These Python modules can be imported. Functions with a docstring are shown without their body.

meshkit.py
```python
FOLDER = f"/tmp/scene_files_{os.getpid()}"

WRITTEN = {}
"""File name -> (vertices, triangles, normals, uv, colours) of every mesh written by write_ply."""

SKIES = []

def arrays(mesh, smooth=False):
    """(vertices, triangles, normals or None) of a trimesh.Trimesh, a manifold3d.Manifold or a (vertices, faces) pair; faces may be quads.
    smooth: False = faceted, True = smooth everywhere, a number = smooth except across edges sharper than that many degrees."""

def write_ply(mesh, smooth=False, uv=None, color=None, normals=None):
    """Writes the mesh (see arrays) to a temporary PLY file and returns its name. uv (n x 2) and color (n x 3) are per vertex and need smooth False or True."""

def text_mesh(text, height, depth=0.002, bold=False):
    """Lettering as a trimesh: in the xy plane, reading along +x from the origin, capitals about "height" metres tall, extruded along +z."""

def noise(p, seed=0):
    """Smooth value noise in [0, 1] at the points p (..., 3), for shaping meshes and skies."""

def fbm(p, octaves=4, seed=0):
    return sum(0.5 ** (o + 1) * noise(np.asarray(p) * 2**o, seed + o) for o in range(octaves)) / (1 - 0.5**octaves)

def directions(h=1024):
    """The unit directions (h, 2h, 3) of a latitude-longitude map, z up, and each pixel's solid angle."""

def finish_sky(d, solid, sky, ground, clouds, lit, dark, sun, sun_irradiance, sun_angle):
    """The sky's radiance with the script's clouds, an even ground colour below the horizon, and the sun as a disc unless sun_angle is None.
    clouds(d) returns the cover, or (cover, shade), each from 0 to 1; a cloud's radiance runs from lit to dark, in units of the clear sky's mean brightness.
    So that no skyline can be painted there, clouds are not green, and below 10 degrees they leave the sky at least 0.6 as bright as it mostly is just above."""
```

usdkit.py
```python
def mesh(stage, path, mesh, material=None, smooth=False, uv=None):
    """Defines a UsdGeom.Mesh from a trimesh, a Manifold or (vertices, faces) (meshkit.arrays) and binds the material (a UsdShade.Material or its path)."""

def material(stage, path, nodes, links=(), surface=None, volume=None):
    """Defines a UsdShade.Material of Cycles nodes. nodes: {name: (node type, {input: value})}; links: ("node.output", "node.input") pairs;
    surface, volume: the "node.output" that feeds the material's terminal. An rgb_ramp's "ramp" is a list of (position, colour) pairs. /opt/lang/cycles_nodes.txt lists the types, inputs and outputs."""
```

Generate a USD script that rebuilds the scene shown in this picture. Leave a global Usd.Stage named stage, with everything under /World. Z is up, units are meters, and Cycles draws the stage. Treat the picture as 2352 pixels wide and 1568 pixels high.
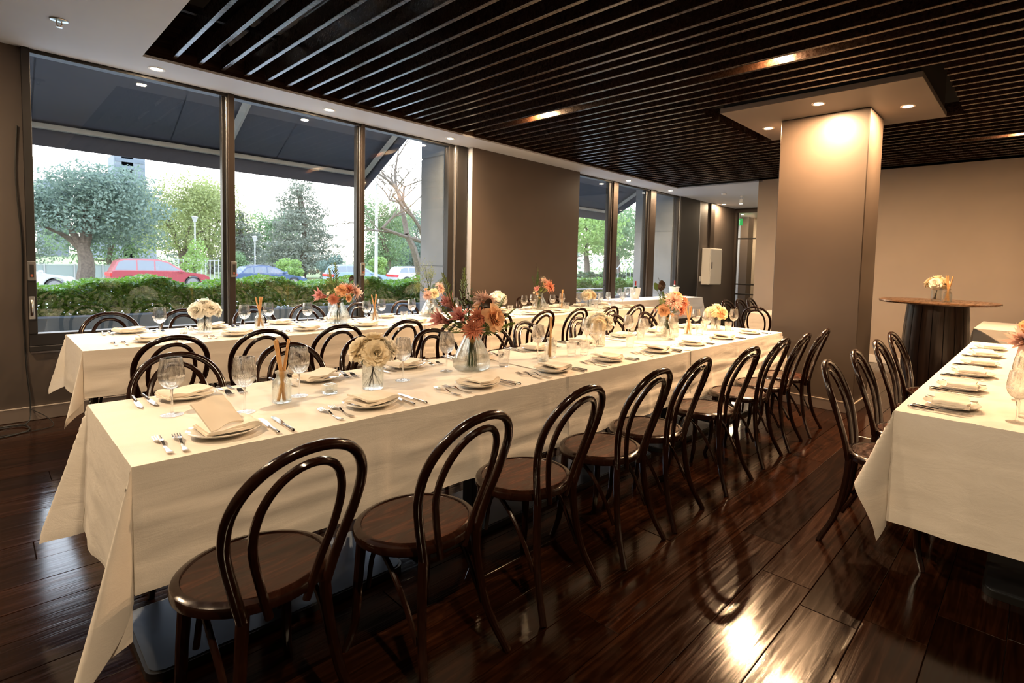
import math, random
import numpy as np
import trimesh
from shapely.geometry import Polygon, Point, LineString, box as sbox
from shapely import affinity
import usdkit, meshkit
from pxr import Usd, UsdGeom, UsdLux, UsdShade, Gf, Sdf

random.seed(7); np.random.seed(7)
PI = math.pi
stage = Usd.Stage.CreateInMemory()
world = UsdGeom.Xform.Define(stage, '/World')
stage.SetDefaultPrim(world.GetPrim())
UsdGeom.Scope.Define(stage, '/World/Looks')

# ------------------------------------------------------------------ camera
H = 1.35
cam = UsdGeom.Camera.Define(stage, '/World/camera')
F_PX, PPX, PPY = 1215.5, 1293.93, 680.72
cam.CreateHorizontalApertureAttr(36.0)
cam.CreateVerticalApertureAttr(24.0)
cam.CreateFocalLengthAttr(36.0 * F_PX / 2352)
cam.CreateHorizontalApertureOffsetAttr(-(PPX - 1176) / 2352 * 36)
cam.CreateVerticalApertureOffsetAttr((PPY - 784) / 2352 * 36)
M_CAM = np.array([[0.67121967, -0.74072906, 0.02801113], [-0.02477271, -0.06018351, -0.99787988], [0.74084443, 0.66910269, -0.05874623]])
mt = np.eye(4); mt[0, :3] = M_CAM[0]; mt[1, :3] = -M_CAM[1]; mt[2, :3] = -M_CAM[2]; mt[3, :3] = (0, 0, H)
cam.AddTransformOp().Set(Gf.Matrix4d(*mt.ravel().tolist()))
cam.CreateClippingRangeAttr(Gf.Vec2f(0.05, 2000))
cam.CreateFStopAttr(5.0); cam.CreateFocusDistanceAttr(2.6)
cam.CreateExposureAttr(1.05)

# ------------------------------------------------------------------ sky
SKY = 3.2
dome = UsdLux.DomeLight.Define(stage, '/World/sky')
dome.CreateIntensityAttr(1.0)
dome.CreateColorAttr(Gf.Vec3f(1, 1, 1))
sky_mat = usdkit.material(stage, '/World/Looks/sky_look', {
    'tc': ('texture_coordinate', {}), 'sep': ('separate_xyz', {}),
    'r': ('rgb_ramp', {'ramp': [(0.0, (0.30, 0.30, 0.28)), (0.49, (0.30, 0.30, 0.28)), (0.505, (1.0, 0.93, 0.80)), (0.56, (1.0, 0.96, 0.90)), (0.68, (0.80, 0.88, 1.0)), (1.0, (0.42, 0.58, 0.95))]}),
    'm': ('map_range', {'from_min': -1.0, 'from_max': 1.0, 'to_min': 0.0, 'to_max': 1.0}),
    'b': ('background_shader', {'strength': SKY})},
    [('tc.generated', 'sep.vector'), ('sep.z', 'm.value'), ('m.result', 'r.fac'), ('r.color', 'b.color')], surface='b.background')
UsdShade.MaterialBindingAPI.Apply(dome.GetPrim()).Bind(sky_mat)

# lamp powers (used by the lamp builders further down)
DOWN_I, SLAT_I, SOFFIT_I = 1900.0, 3400.0, 5200.0
WARM, WARMER = (1.0, 0.73, 0.46), (1.0, 0.61, 0.32)

# ------------------------------------------------------------------ helpers
_used = {}


def numbered(parent, name):
    k = (parent, name); n = _used.get(k, 0); _used[k] = n + 1
    return name if n == 0 else '%s_%03d' % (name, n)


def meta(prim, label=None, cat=None, group=None, kind=None):
    for k, v in (('label', label), ('category', cat), ('group', group), ('kind', kind)):
        if v: prim.SetCustomDataByKey(k, v)
    return prim


def obj(name, mesh, mat, parent=None, smooth=35, label=None):
    pp = str(parent.GetPath()) if parent else '/World'
    if isinstance(mesh, MB): mesh = mesh.mesh()
    p = usdkit.mesh(stage, pp + '/' + numbered(pp, name), mesh, MATS[mat], smooth=smooth).GetPrim()
    if label: p.SetCustomDataByKey('label', label)
    return p


def single(name, mesh, mat, label, cat, group=None, kind=None, smooth=35):
    return meta(obj(name, mesh, mat, None, smooth), label, cat, group, kind)


def thing(name, label=None, cat=None, loc=(0, 0, 0), rot=(0, 0, 0), group=None, kind=None):
    x = UsdGeom.Xform.Define(stage, '/World/' + numbered('/World', name))
    x.AddTranslateOp().Set(Gf.Vec3d(*map(float, loc))); x.AddRotateXYZOp().Set(Gf.Vec3f(*map(float, rot)))
    return meta(x.GetPrim(), label, cat, group, kind)


def struct(name, mesh, mat, smooth=35):
    return meta(obj(name, mesh, mat, None, smooth), kind='structure')


_first = {}


def place(key, builder, name, label, cat, loc, rot=(0, 0, 0), group=None):
    """The first call builds the thing; later calls reference it."""
    r = thing(name, label, cat, loc, rot, group)
    if key not in _first:
        builder(r); _first[key] = r
    else:
        r.GetReferences().AddInternalReference(_first[key].GetPath()); r.SetInstanceable(True)
        meta(r, label, cat, group)
    return r


class MB:
    """Collects shapes into one mesh."""
    def __init__(self): self.v, self.f, self.n = [], [], 0
    def add(self, m, T=None):
        if isinstance(m, MB): m = m.mesh()
        v, f = (np.asarray(m.vertices), np.asarray(m.faces)) if hasattr(m, 'vertices') else (np.asarray(m[0], float), np.asarray(m[1], int))
        if f.shape[1] == 4: f = np.vstack([f[:, [0, 1, 2]], f[:, [0, 2, 3]]])
        if T is not None: v = v @ np.asarray(T)[:3, :3].T + np.asarray(T)[:3, 3]
        self.v.append(v); self.f.append(f + self.n); self.n += len(v); return self
    def mesh(self): return trimesh.Trimesh(np.vstack(self.v), np.vstack(self.f), process=False)


def box(x0, x1, y0, y1, z0, z1, c=0.0):
    """A box by its bounds, its edges chamfered by c."""
    if c <= 0:
        m = trimesh.creation.box((x1 - x0, y1 - y0, z1 - z0)); m.apply_translation(((x0 + x1) / 2, (y0 + y1) / 2, (z0 + z1) / 2)); return m
    h = np.array([x1 - x0, y1 - y0, z1 - z0]) / 2; c = min(c, h.min() * .9); p = []
    for s in np.ndindex(2, 2, 2):
        s = np.array(s) * 2 - 1
        for k in range(3):
            q = h - c; q = q.copy(); q[k] = h[k]; p.append(s * q)
    m = trimesh.convex.convex_hull(np.array(p)); m.apply_translation(((x0 + x1) / 2, (y0 + y1) / 2, (z0 + z1) / 2)); return m


def rot(ax, deg, t=(0, 0, 0)):
    M = trimesh.transformations.rotation_matrix(math.radians(deg), ax); M[:3, 3] = t; return M


def spline(pts, n):
    """Catmull-Rom through pts, n samples."""
    P = np.asarray(pts, float); P = np.vstack([2 * P[0] - P[1], P, 2 * P[-1] - P[-2]]); out = []
    for t in np.linspace(0, len(P) - 3 - 1e-9, n):
        i = int(t); u = t - i; a, b, c, d = P[i:i + 4]
        out.append(.5 * ((2 * b) + (c - a) * u + (2 * a - 5 * b + 4 * c - d) * u * u + (3 * b - a - 3 * c + d) * u ** 3))
    return np.array(out)


def tube(path, r, n=8, caps=True):
    P = np.asarray(path, float); r = np.broadcast_to(np.asarray(r, float), (len(P),))
    T = np.gradient(P, axis=0); T /= np.linalg.norm(T, axis=1)[:, None] + 1e-12
    u = np.cross(T[0], [0, 0, 1.0]);
    if np.linalg.norm(u) < .1: u = np.cross(T[0], [1.0, 0, 0])
    u /= np.linalg.norm(u); V = []; a = np.linspace(0, 2 * PI, n, endpoint=False)
    for i in range(len(P)):
        u = u - T[i] * (u @ T[i]); u /= np.linalg.norm(u); w = np.cross(T[i], u)
        V.append(P[i] + r[i] * (np.cos(a)[:, None] * u + np.sin(a)[:, None] * w))
    V = np.vstack(V); F = []
    for i in range(len(P) - 1):
        for j in range(n):
            k = (j + 1) % n; F += [(i * n + j, i * n + k, (i + 1) * n + k), (i * n + j, (i + 1) * n + k, (i + 1) * n + j)]
    if caps:
        V = np.vstack([V, P[0], P[-1]]); e = len(P) * n
        for j in range(n):
            k = (j + 1) % n; F += [(e, k, j), (e + 1, e - n + j, e - n + k)]
    return trimesh.Trimesh(V, np.array(F), process=False)


def lathe(prof, n=32):
    """Revolves (r, z) points round z; the profile runs so that the outside is on its right going up."""
    prof = np.asarray(prof, float); a = np.linspace(0, 2 * PI, n, endpoint=False)
    V = np.stack([prof[:, None, 0] * np.cos(a), prof[:, None, 0] * np.sin(a), np.repeat(prof[:, 1:2], n, 1)], -1).reshape(-1, 3); F = []
    for i in range(len(prof) - 1):
        for j in range(n):
            k = (j + 1) % n; A, B, C, D = i * n + j, i * n + k, (i + 1) * n + k, (i + 1) * n + j
            if prof[i, 0] > 1e-7: F.append((A, B, C))
            if prof[i + 1, 0] > 1e-7: F.append((A, C, D))
    m = trimesh.Trimesh(V, np.array(F), process=False); m.merge_vertices(); return m


def grid(fn, nu, nv):
    """A (nu+1) x (nv+1) sheet of fn(u, v) -> (x, y, z) over arrays u, v in 0..1."""
    U, V = np.meshgrid(np.linspace(0, 1, nu + 1), np.linspace(0, 1, nv + 1), indexing='ij')
    P = np.stack(fn(U, V), -1).reshape(-1, 3); i = np.arange(nu)[:, None] * (nv + 1) + np.arange(nv)
    F = np.stack([i, i + nv + 1, i + nv + 2, i + 1], -1).reshape(-1, 4)
    return trimesh.Trimesh(P, np.vstack([F[:, [0, 1, 2]], F[:, [0, 2, 3]]]), process=False)


def extrude(poly, h):
    return trimesh.creation.extrude_polygon(poly, h, engine='earcut')


ORD = ['first', 'second', 'third', 'fourth', 'fifth', 'sixth', 'seventh', 'eighth', 'ninth', 'tenth', 'eleventh', 'twelfth', 'thirteenth', 'fourteenth']

# ------------------------------------------------------------------ materials
MATS = {}


def mat(name, nodes, links=(), surface='p.BSDF'):
    MATS[name] = usdkit.material(stage, '/World/Looks/' + name, nodes, links, surface=surface)


def plain(name, col, rough=.5, **kw):
    mat(name, {'p': ('principled_bsdf', {'base_color': col, 'roughness': rough, **kw})})


def noisy(name, c1, c2, rough=.6, scale=6., bump=.0, bscale=40., detail=4., stretch=(1, 1, 1), space='object', **kw):
    """Two tones mixed by noise, with a fine bump."""
    n = {'tc': ('texture_coordinate', {}), 'mp': ('mapping', {'scale': stretch}), 'n': ('noise_texture', {'scale': scale, 'detail': detail}),
         'r': ('rgb_ramp', {'ramp': [(.3, c1), (.7, c2)]}), 'p': ('principled_bsdf', {'roughness': rough, **kw})}
    l = [('tc.' + space, 'mp.vector'), ('mp.vector', 'n.vector'), ('n.fac', 'r.fac'), ('r.color', 'p.base_color')]
    if bump:
        n['n2'] = ('noise_texture', {'scale': bscale, 'detail': 3.}); n['b'] = ('bump', {'strength': bump, 'distance': .004})
        l += [('mp.vector', 'n2.vector'), ('n2.fac', 'b.height'), ('b.normal', 'p.normal')]
    mat(name, n, l)


def wood(name, dark, mid, light, rough, scale=(2, 30, 30), rings=3.0, vary=0.25, bump=.15, coat=0.0, spec=.5, rr=(.07, .09)):
    """Long grain along local x, each object a tone of its own."""
    mat(name, {'tc': ('texture_coordinate', {}), 'oi': ('object_info', {}), 'off': ('vector_math', {'math_type': 'scale', 'vector1': (17.3, 9.1, 5.7)}),
               'add': ('vector_math', {'math_type': 'add'}), 'mp': ('mapping', {'scale': scale}),
               'n': ('noise_texture', {'scale': 1.0, 'detail': 6., 'roughness': .6, 'distortion': rings}),
               'r': ('rgb_ramp', {'ramp': [(.25, dark), (.5, mid), (.78, light)]}),
               'hv': ('hsv', {}), 'mr': ('map_range', {'to_min': 1 - vary, 'to_max': 1 + vary}),
               'mr2': ('map_range', {'from_min': .3, 'from_max': .7, 'to_min': rough - rr[0], 'to_max': rough + rr[1]}),
               'b': ('bump', {'strength': bump, 'distance': .003}), 'p': ('principled_bsdf', {'coat_weight': coat, 'coat_roughness': .12, 'specular_ior_level': spec})},
        [('oi.random', 'off.scale'), ('tc.object', 'add.vector1'), ('off.vector', 'add.vector2'), ('add.vector', 'mp.vector'), ('mp.vector', 'n.vector'),
         ('n.fac', 'r.fac'), ('r.color', 'hv.color'), ('oi.random', 'mr.value'), ('mr.result', 'hv.value'), ('hv.color', 'p.base_color'),
         ('n.fac', 'mr2.value'), ('mr2.result', 'p.roughness'), ('n.fac', 'b.height'), ('b.normal', 'p.normal')])


def clear(name, tint=(1, 1, 1), rim=(0.9, 0.93, 0.95), ior=1.5, boost=0.0):
    """Thin clear glass: light passes, the edges and the mirror image show."""
    f0 = ((ior - 1) / (ior + 1)) ** 2 + .005
    mat(name, {'t': ('transparent_bsdf', {'color': tint}), 'g': ('glossy_bsdf', {'color': (1, 1, 1), 'roughness': .015}),
               'lw': ('layer_weight', {'blend': .5}), 'pw': ('math', {'math_type': 'power', 'value2': 5.0 - 3.0 * boost}),
               'a': ('math', {'math_type': 'multiply_add', 'value2': .95, 'value3': f0, 'use_clamp': True}), 'm': ('mix_closure', {})},
        [('lw.facing', 'pw.value1'), ('pw.value', 'a.value1'), ('a.value', 'm.fac'), ('t.BSDF', 'm.closure1'), ('g.BSDF', 'm.closure2')], surface='m.closure')


def leaf(name, c1, c2, trans=.35, rough=.5, scale=1.5):
    mat(name, {'tc': ('texture_coordinate', {}), 'g': ('geometry', {}), 'r': ('rgb_ramp', {'ramp': [(0, c1), (1, c2)]}), 'p': ('principled_bsdf', {'roughness': rough}),
               't': ('translucent_bsdf', {}), 'm': ('mix_closure', {'fac': trans})},
        [('g.random_per_island', 'r.fac'), ('r.color', 'p.base_color'), ('r.color', 't.color'), ('p.BSDF', 'm.closure1'), ('t.BSDF', 'm.closure2')], surface='m.closure')


def glow(name, col, s):
    mat(name, {'e': ('emission', {'color': col, 'strength': s})}, surface='e.emission')


noisy('taupe_paint', (0.0667, 0.0499, 0.0400), (0.0725, 0.0539, 0.0435), .55, 3., .05, 120)
noisy('pale_paint', (0.4100, 0.3403, 0.2747), (0.4346, 0.3608, 0.2911), .6, 2., .04, 120)
noisy('white_paint', (.72, .71, .69), (.75, .74, .72), .6, 2., .03, 120)
noisy('ceiling_paint', (.47, .52, .60), (.50, .55, .63), .7, 1.5, .03, 100)
noisy('column_paint', (.064, .047, .036), (.070, .052, .040), .45, 3., .03, 150)
noisy('soffit_paint', (.150, .128, .112), (.160, .136, .120), .6, 2., .03, 100)
plain('blue_grey', (.42, .50, .66), .5)
plain('skirting_paint', (.17, .135, .115), .35)
plain('skirting_edge', (.42, .36, .31), .35)
plain('grey_reveal', (.45, .46, .50), .5)
noisy('frame_metal', (.016, .0145, .014), (.022, .0195, .0185), .45, 4., .02, 80, specular_ior_level=.25)
plain('frame_bronze', (.036, .026, .020), .5, specular_ior_level=.2)
plain('frame_steel', (.35, .35, .36), .3, metallic=.8)
plain('void_black', (.006, .005, .004), .8)
plain('rubber_black', (.01, .01, .01), .5)
wood('slat_wood', (.010, .0045, .0022), (.018, .008, .004), (.026, .012, .006), .25, (.6, 40, 40), 1., .12, .05, 0.0, .85)
wood('floor_wood', (.0030, .0009, .0004), (.0120, .0036, .0013), (.028, .0090, .0032), .095, (1.6, 26, 26), 1.6, .45, .14, 0.0, .36, (.02, .07))
plain('floor_gap', (.004, .002, .001), .6)
wood('chair_wood', (.008, .0024, .0011), (.0125, .0036, .0016), (.019, .0056, .0024), .17, (20, 20, 6), .5, .1, .0, .35)
wood('seat_wood', (.009, .0020, .0008), (.028, .0064, .0020), (.095, .025, .0070), .22, (2.4, 12, 8), 2.8, .35, .05, .35)
wood('barrel_wood', (.010, .004, .002), (.022, .009, .005), (.04, .017, .009), .35, (14, 14, 1.2), 1., .2, .1)
wood('table_wood', (.05, .025, .012), (.09, .045, .02), (.13, .065, .03), .3, (3, 30, 30), 1.5, .2, .05)
mat('linen', {'tc': ('texture_coordinate', {}), 'n': ('noise_texture', {'scale': 3.2, 'detail': 5., 'roughness': .6, 'distortion': .8}), 'mp': ('mapping', {'scale': (1.0, 2.6, 5.5)}),
              'n2': ('noise_texture', {'scale': 380., 'detail': 2.}), 'b': ('bump', {'strength': .22, 'distance': .010}), 'b2': ('bump', {'strength': .12, 'distance': .002}),
              'r': ('rgb_ramp', {'ramp': [(.3, (.79, .735, .655)), (.7, (.83, .78, .705))]}), 'p': ('principled_bsdf', {'roughness': .85, 'sheen_weight': .15}),
              't': ('translucent_bsdf', {'color': (.7, .6, .48)}), 'mx': ('mix_closure', {'fac': .06})},
    [('tc.object', 'mp.vector'), ('mp.vector', 'n.vector'), ('tc.object', 'n2.vector'), ('n.fac', 'b.height'), ('n2.fac', 'b2.height'), ('b.normal', 'b2.normal'), ('b2.normal', 'p.normal'),
     ('n.fac', 'r.fac'), ('r.color', 'p.base_color'), ('p.BSDF', 'mx.closure1'), ('t.BSDF', 'mx.closure2')], surface='mx.closure')
noisy('white_linen', (.80, .79, .78), (.84, .83, .82), .85, 4., .3, 8)
noisy('napkin_cloth', (.77, .70, .60), (.81, .74, .64), .85, 8., .25, 60)
plain('porcelain', (.78, .75, .70), .12, coat_weight=.3)
plain('white_plastic', (.75, .74, .71), .4)
plain('cutlery_steel', (.62, .60, .58), .16, metallic=1.0)
plain('latch_steel', (.6, .6, .6), .25, metallic=1.0)
plain('base_steel', (.13, .15, .18), .22, metallic=.85)
plain('base_black', (.012, .012, .012), .3)
for n_, c_, f_ in (('wine_glass', (.985, .99, .99), .62), ('vase_glass', (.97, .985, .98), .55)):
    mat(n_, {'t': ('transparent_bsdf', {'color': c_}), 'g': ('glass_bsdf', {'color': c_, 'roughness': 0.0, 'IOR': 1.46}), 'm': ('mix_closure', {'fac': f_})}, [('t.BSDF', 'm.closure1'), ('g.BSDF', 'm.closure2')], surface='m.closure')
clear('window_glass', (.965, .975, .975), ior=1.45)
plain('lettering_white', (.9, .9, .9), .5)
noisy('bread', (.55, .29, .10), (.68, .40, .17), .6, 60., .3, 300)
leaf('petal_white', (.90, .87, .79), (.94, .92, .87), .38, .6)
leaf('petal_cream', (.88, .79, .60), (.92, .86, .72), .38, .6)
leaf('petal_peach', (.84, .53, .30), (.88, .66, .44), .38, .6)
leaf('petal_pink', (0.6600, 0.3120, 0.2880), (0.8400, 0.5040, 0.4560), .38, .6)
leaf('petal_blush', (.74, .52, .44), (.84, .68, .58), .38, .6)
leaf('petal_rust', (0.6240, 0.2520, 0.1560), (0.7920, 0.3960, 0.2520), .38, .6)
leaf('leaf_green', (.045, .085, .02), (.10, .16, .045), .3)
leaf('leaf_fern', (.12, .17, .035), (.26, .30, .085), .35)
leaf('leaf_brown', (.03, .016, .010), (.075, .04, .022), .2, .35)
leaf('leaf_lime', (.20, .24, .07), (.34, .36, .14), .35)
plain('stem_green', (.045, .07, .02), .5)
plain('stem_dark', (.03, .03, .015), .5)
plain('twine', (.45, .28, .10), .8)
leaf('hedge_leaf', (.075, .155, .015), (.33, .50, .075), .42, .3)
leaf('hedge_dark', (0.0180, 0.0360, 0.0090), (0.0600, 0.0960, 0.0300), .3, .4)
leaf('tree_grey', (0.0941, 0.1364, 0.1035), (0.2352, 0.2822, 0.2211), .3, .6)
leaf('tree_gold', (0.1764, 0.2072, 0.0706), (0.3704, 0.3704, 0.1588), .4, .6)
leaf('tree_fir', (0.1147, 0.1280, 0.0927), (0.2381, 0.2426, 0.1764), .3, .6)
leaf('tree_mid', (0.1058, 0.1676, 0.0706), (0.2470, 0.3087, 0.1323), .35, .6)
leaf('tree_lime', (0.1568, 0.2450, 0.0588), (0.3724, 0.4508, 0.1568), .4, .5)
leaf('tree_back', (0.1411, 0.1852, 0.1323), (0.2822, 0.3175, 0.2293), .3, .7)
noisy('bark', (0.0500, 0.0375, 0.0250), (0.1000, 0.0775, 0.0550), .8, 8., .3, 30)
noisy('concrete', (0.1500, 0.1613, 0.1688), (0.2100, 0.2175, 0.2213), .7, 1.6, .15, 40)
noisy('kerb_stone', (.040, .062, .080), (.056, .080, .100), .75, 3., .1, 50)
noisy('paving', (0.3300, 0.3450, 0.3600), (0.4500, 0.4650, 0.4650), .8, 2., .1, 40)
noisy('asphalt', (0.0720, 0.0720, 0.0750), (0.1020, 0.1020, 0.1020), .85, 4., .1, 80)
noisy('lawn', (0.0900, 0.1275, 0.0300), (0.1500, 0.1875, 0.0562), .9, 3., .2, 60)
noisy('awning_cloth', (.062, .067, .088), (.076, .082, .104), .8, 1.2, .08, 90)
noisy('awning_beam', (.32, .31, .27), (.42, .41, .36), .55, 3., .05, 60)
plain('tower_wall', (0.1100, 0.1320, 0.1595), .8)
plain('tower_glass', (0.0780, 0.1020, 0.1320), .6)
plain('fence_white', (0.3000, 0.3000, 0.3000), .5)
plain('fence_teal', (0.2000, 0.2400, 0.2350), .6)
for n_, c_ in (('red', (.17, .018, .03)), ('navy', (.02, .04, .09)), ('sky', (.13, .19, .27)), ('silver', (.5, .5, .52)), ('white', (.3, .3, .3))):
    plain('car_' + n_, c_, .25, coat_weight=.8)
plain('car_glass', (.10, .12, .14), .08)
plain('tyre', (.02, .02, .02), .7)
plain('alloy', (.16, .16, .16), .4, metallic=.5)
plain('latch_red', (.30, .08, .04), .4)
plain('tail_lamp', (.5, .02, .02), .2)
plain('head_lamp', (.8, .8, .8), .1)
plain('exit_green', (.01, .16, .04), .4, emission_color=(.02, .6, .12), emission_strength=.35)
plain('exit_white', (.8, .9, .8), .4, emission_color=(.7, 1, .75), emission_strength=.5)
glow('lamp_glow', (1.0, .80, .52), 40.)
noisy('duct_foil', (.25, .25, .25), (.5, .5, .5), .35, 9., .5, 30, metallic=.7)
plain('bottle_foil', (.35, .03, .03), .3)
plain('bottle_green', (.01, .03, .012), .08)
plain('bucket_metal', (.72, .72, .70), .3)
plain('bench_metal', (0.2750, 0.2850, 0.2900), .35, metallic=.3)
plain('box_paint', (.66, .62, .55), .35)

# ------------------------------------------------------------------ room shell
ZC, XE, YW = 2.9, 9.17, 5.9
fl = meta(UsdGeom.Xform.Define(stage, '/World/floor').GetPrim(), kind='structure'); _used[('/World', 'floor')] = 1
obj('floor_base', MB().add(box(-2.6, 15.5, -4.0, 6.05, -.12, -.012)).add(box(13.05, 15.5, 6.05, 7.4, -.12, -.002)), 'floor_gap', fl)
rng = random.Random(3); rest = MB()
PW, PG = .2115, .0022
for r in range(-21, 27):
    y0 = .232 + PW * r; y1 = min(y0 + PW - PG, 6.0); x = -2.6 - rng.random() * 1.9
    while x < 15.4:
        L = rng.uniform(1.6, 2.5); a, b = max(x, -2.6), min(x + L - PG, 15.5)
        if b - a > .05:
            m = box(a, b, y0, y1, -.02, rng.uniform(-.0008, .0004), .0016)
            if -.9 < a and b < 9.6 and y1 > -.5 and y0 < 5.9 and a > -1: obj('floor_plank', m, 'floor_wood', fl, smooth=False)
            elif b > -1 and a < -.9 and y1 > -.3 and y0 < 5.9: obj('floor_plank', m, 'floor_wood', fl, smooth=False)
            else: rest.add(m)
        x += L
meta(obj('outlying_planks', rest, 'floor_wood', fl, smooth=False), kind='stuff')

ce = meta(UsdGeom.Xform.Define(stage, '/World/ceiling').GetPrim(), kind='structure')
obj('window_soffit', box(-2.6, 13.05, 5.36, 6.05, ZC, ZC + .02), 'ceiling_paint', ce)
obj('near_soffit', box(-2.6, .908, -4, 5.36, ZC, ZC + .02), 'ceiling_paint', ce)
obj('hall_soffit', box(XE, 15.5, 3.7, 5.36, ZC, ZC + .02), 'ceiling_paint', ce)
obj('hall_end_soffit', box(13.05, 15.5, 5.36, 7.4, ZC, ZC + .02), 'ceiling_paint', ce)
obj('void_lid', box(-2.6, 15.5, -4.1, 6.05, 3.42, 3.5), 'void_black', ce)
obj('recess_board', box(.908, XE, 5.362, 5.40, ZC + .0195, 3.42), 'slat_wood', ce)
obj('recess_board', box(.89, .908, -4, 5.362, ZC + .0205, 3.42), 'void_black', ce)
obj('recess_board', box(XE, XE + .02, -4, 5.40, ZC + .0215, 3.42), 'void_black', ce)
obj('column_soffit', box(5.0, 6.38, .79, 2.48, ZC, ZC + .05, .003), 'soffit_paint', ce)
obj('soffit_upstand', box(5.02, 6.36, .81, 2.46, ZC + .05, 3.42), 'void_black', ce)
slat_x = [1.098, 1.27, 1.437, 1.616, 1.786, 1.96, 2.13, 2.29, 2.466, 2.628, 2.794, 2.967, 3.179, 3.311, 3.447, 3.61, 3.831, 4.01]
while slat_x[-1] < 9.0: slat_x.append(slat_x[-1] + .167)
SZ0, SZ1 = 2.938, 3.07
for x in slat_x:
    x1 = x + .03
    runs = [(-3.9, 5.335)]
    if 4.90 < x1 and x < 6.56: runs = [(-3.9, .66), (2.67, 5.335)] if 4.985 < x1 and x < 6.40 else [(-3.9, 5.335)]
    for a, b in runs:
        obj('ceiling_slat', box(x, x1, a, b, SZ0, SZ1, .003), 'slat_wood', ce, smooth=False)
for y in (4.6, 2.9, .1, -1.6):
    obj('slat_hanger', box(.93, XE, y, y + .04, SZ1, SZ1 + .035), 'void_black', ce)

wl = meta(UsdGeom.Xform.Define(stage, '/World/wall_left').GetPrim(), kind='structure')
obj('wall_panel', box(-2.6, .262, YW, 6.05, 0, ZC), 'taupe_paint', wl)
obj('wall_panel', box(.262, 4.47, YW, 6.05, 0, .553), 'taupe_paint', wl)
obj('wall_panel', box(4.505, 6.73, 5.785, 6.05, 0, ZC), 'taupe_paint', wl)
obj('wall_panel', box(6.73, 11.0, YW, 6.05, 0, .553), 'taupe_paint', wl)
obj('wall_panel', box(11.10, 13.05, YW - .02, 6.05, 0, ZC), 'taupe_paint', wl)
obj('sill_strip', box(.262, 4.47, YW - .012, YW + .02, .535, .556, .002), 'skirting_edge', wl)
obj('reveal_edge', box(4.495, 4.506, 5.783, 5.905, 0, ZC), 'grey_reveal', wl)
obj('reveal_edge', box(11.03, 11.10, YW - .022, 6.0, 0, ZC), 'grey_reveal', wl)
obj('trunking', box(11.55, 11.75, YW - .06, YW - .018, 1.8, ZC), 'frame_bronze', wl)
struct('wall_far', box(XE, XE + .15, -4, 3.77, 0, 3.42), 'pale_paint')
struct('wall_hall', box(XE + .15, 13.05, 3.62, 3.77, 0, 3.42), 'white_paint')
struct('wall_hall_end', box(12.95, 13.05, 3.77, 5.16, 0, ZC), 'white_paint')
struct('wall_near', box(-2.7, -2.6, -4, 6.05, 0, 3.42), 'taupe_paint')
struct('wall_right', box(-2.7, XE + .15, -4.12, -4.0, 0, 3.42), 'taupe_paint')
struct('wall_lobby', MB().add(box(15.4, 15.5, 3.5, 7.4, 0, ZC)).add(box(13.05, 15.5, 3.5, 3.62, 0, ZC)).add(box(13.05, 15.5, 7.3, 7.4, 0, ZC)), 'pale_paint')
struct('wall_lobby_pier', box(15.05, 15.4, 6.42, 6.66, 0, ZC, .005), 'column_paint')
struct('wall_lobby_panel', box(15.3, 15.4, 6.72, 7.3, 0, ZC), 'blue_grey')
bl = MB().add(box(-2.6, 4.47, YW - .014, YW, 0, .105, .003)); struct('baseboard_left', bl, 'skirting_paint')
struct('trim_1', box(-2.6, 4.47, YW - .016, YW, .105, .112), 'skirting_edge')
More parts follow.
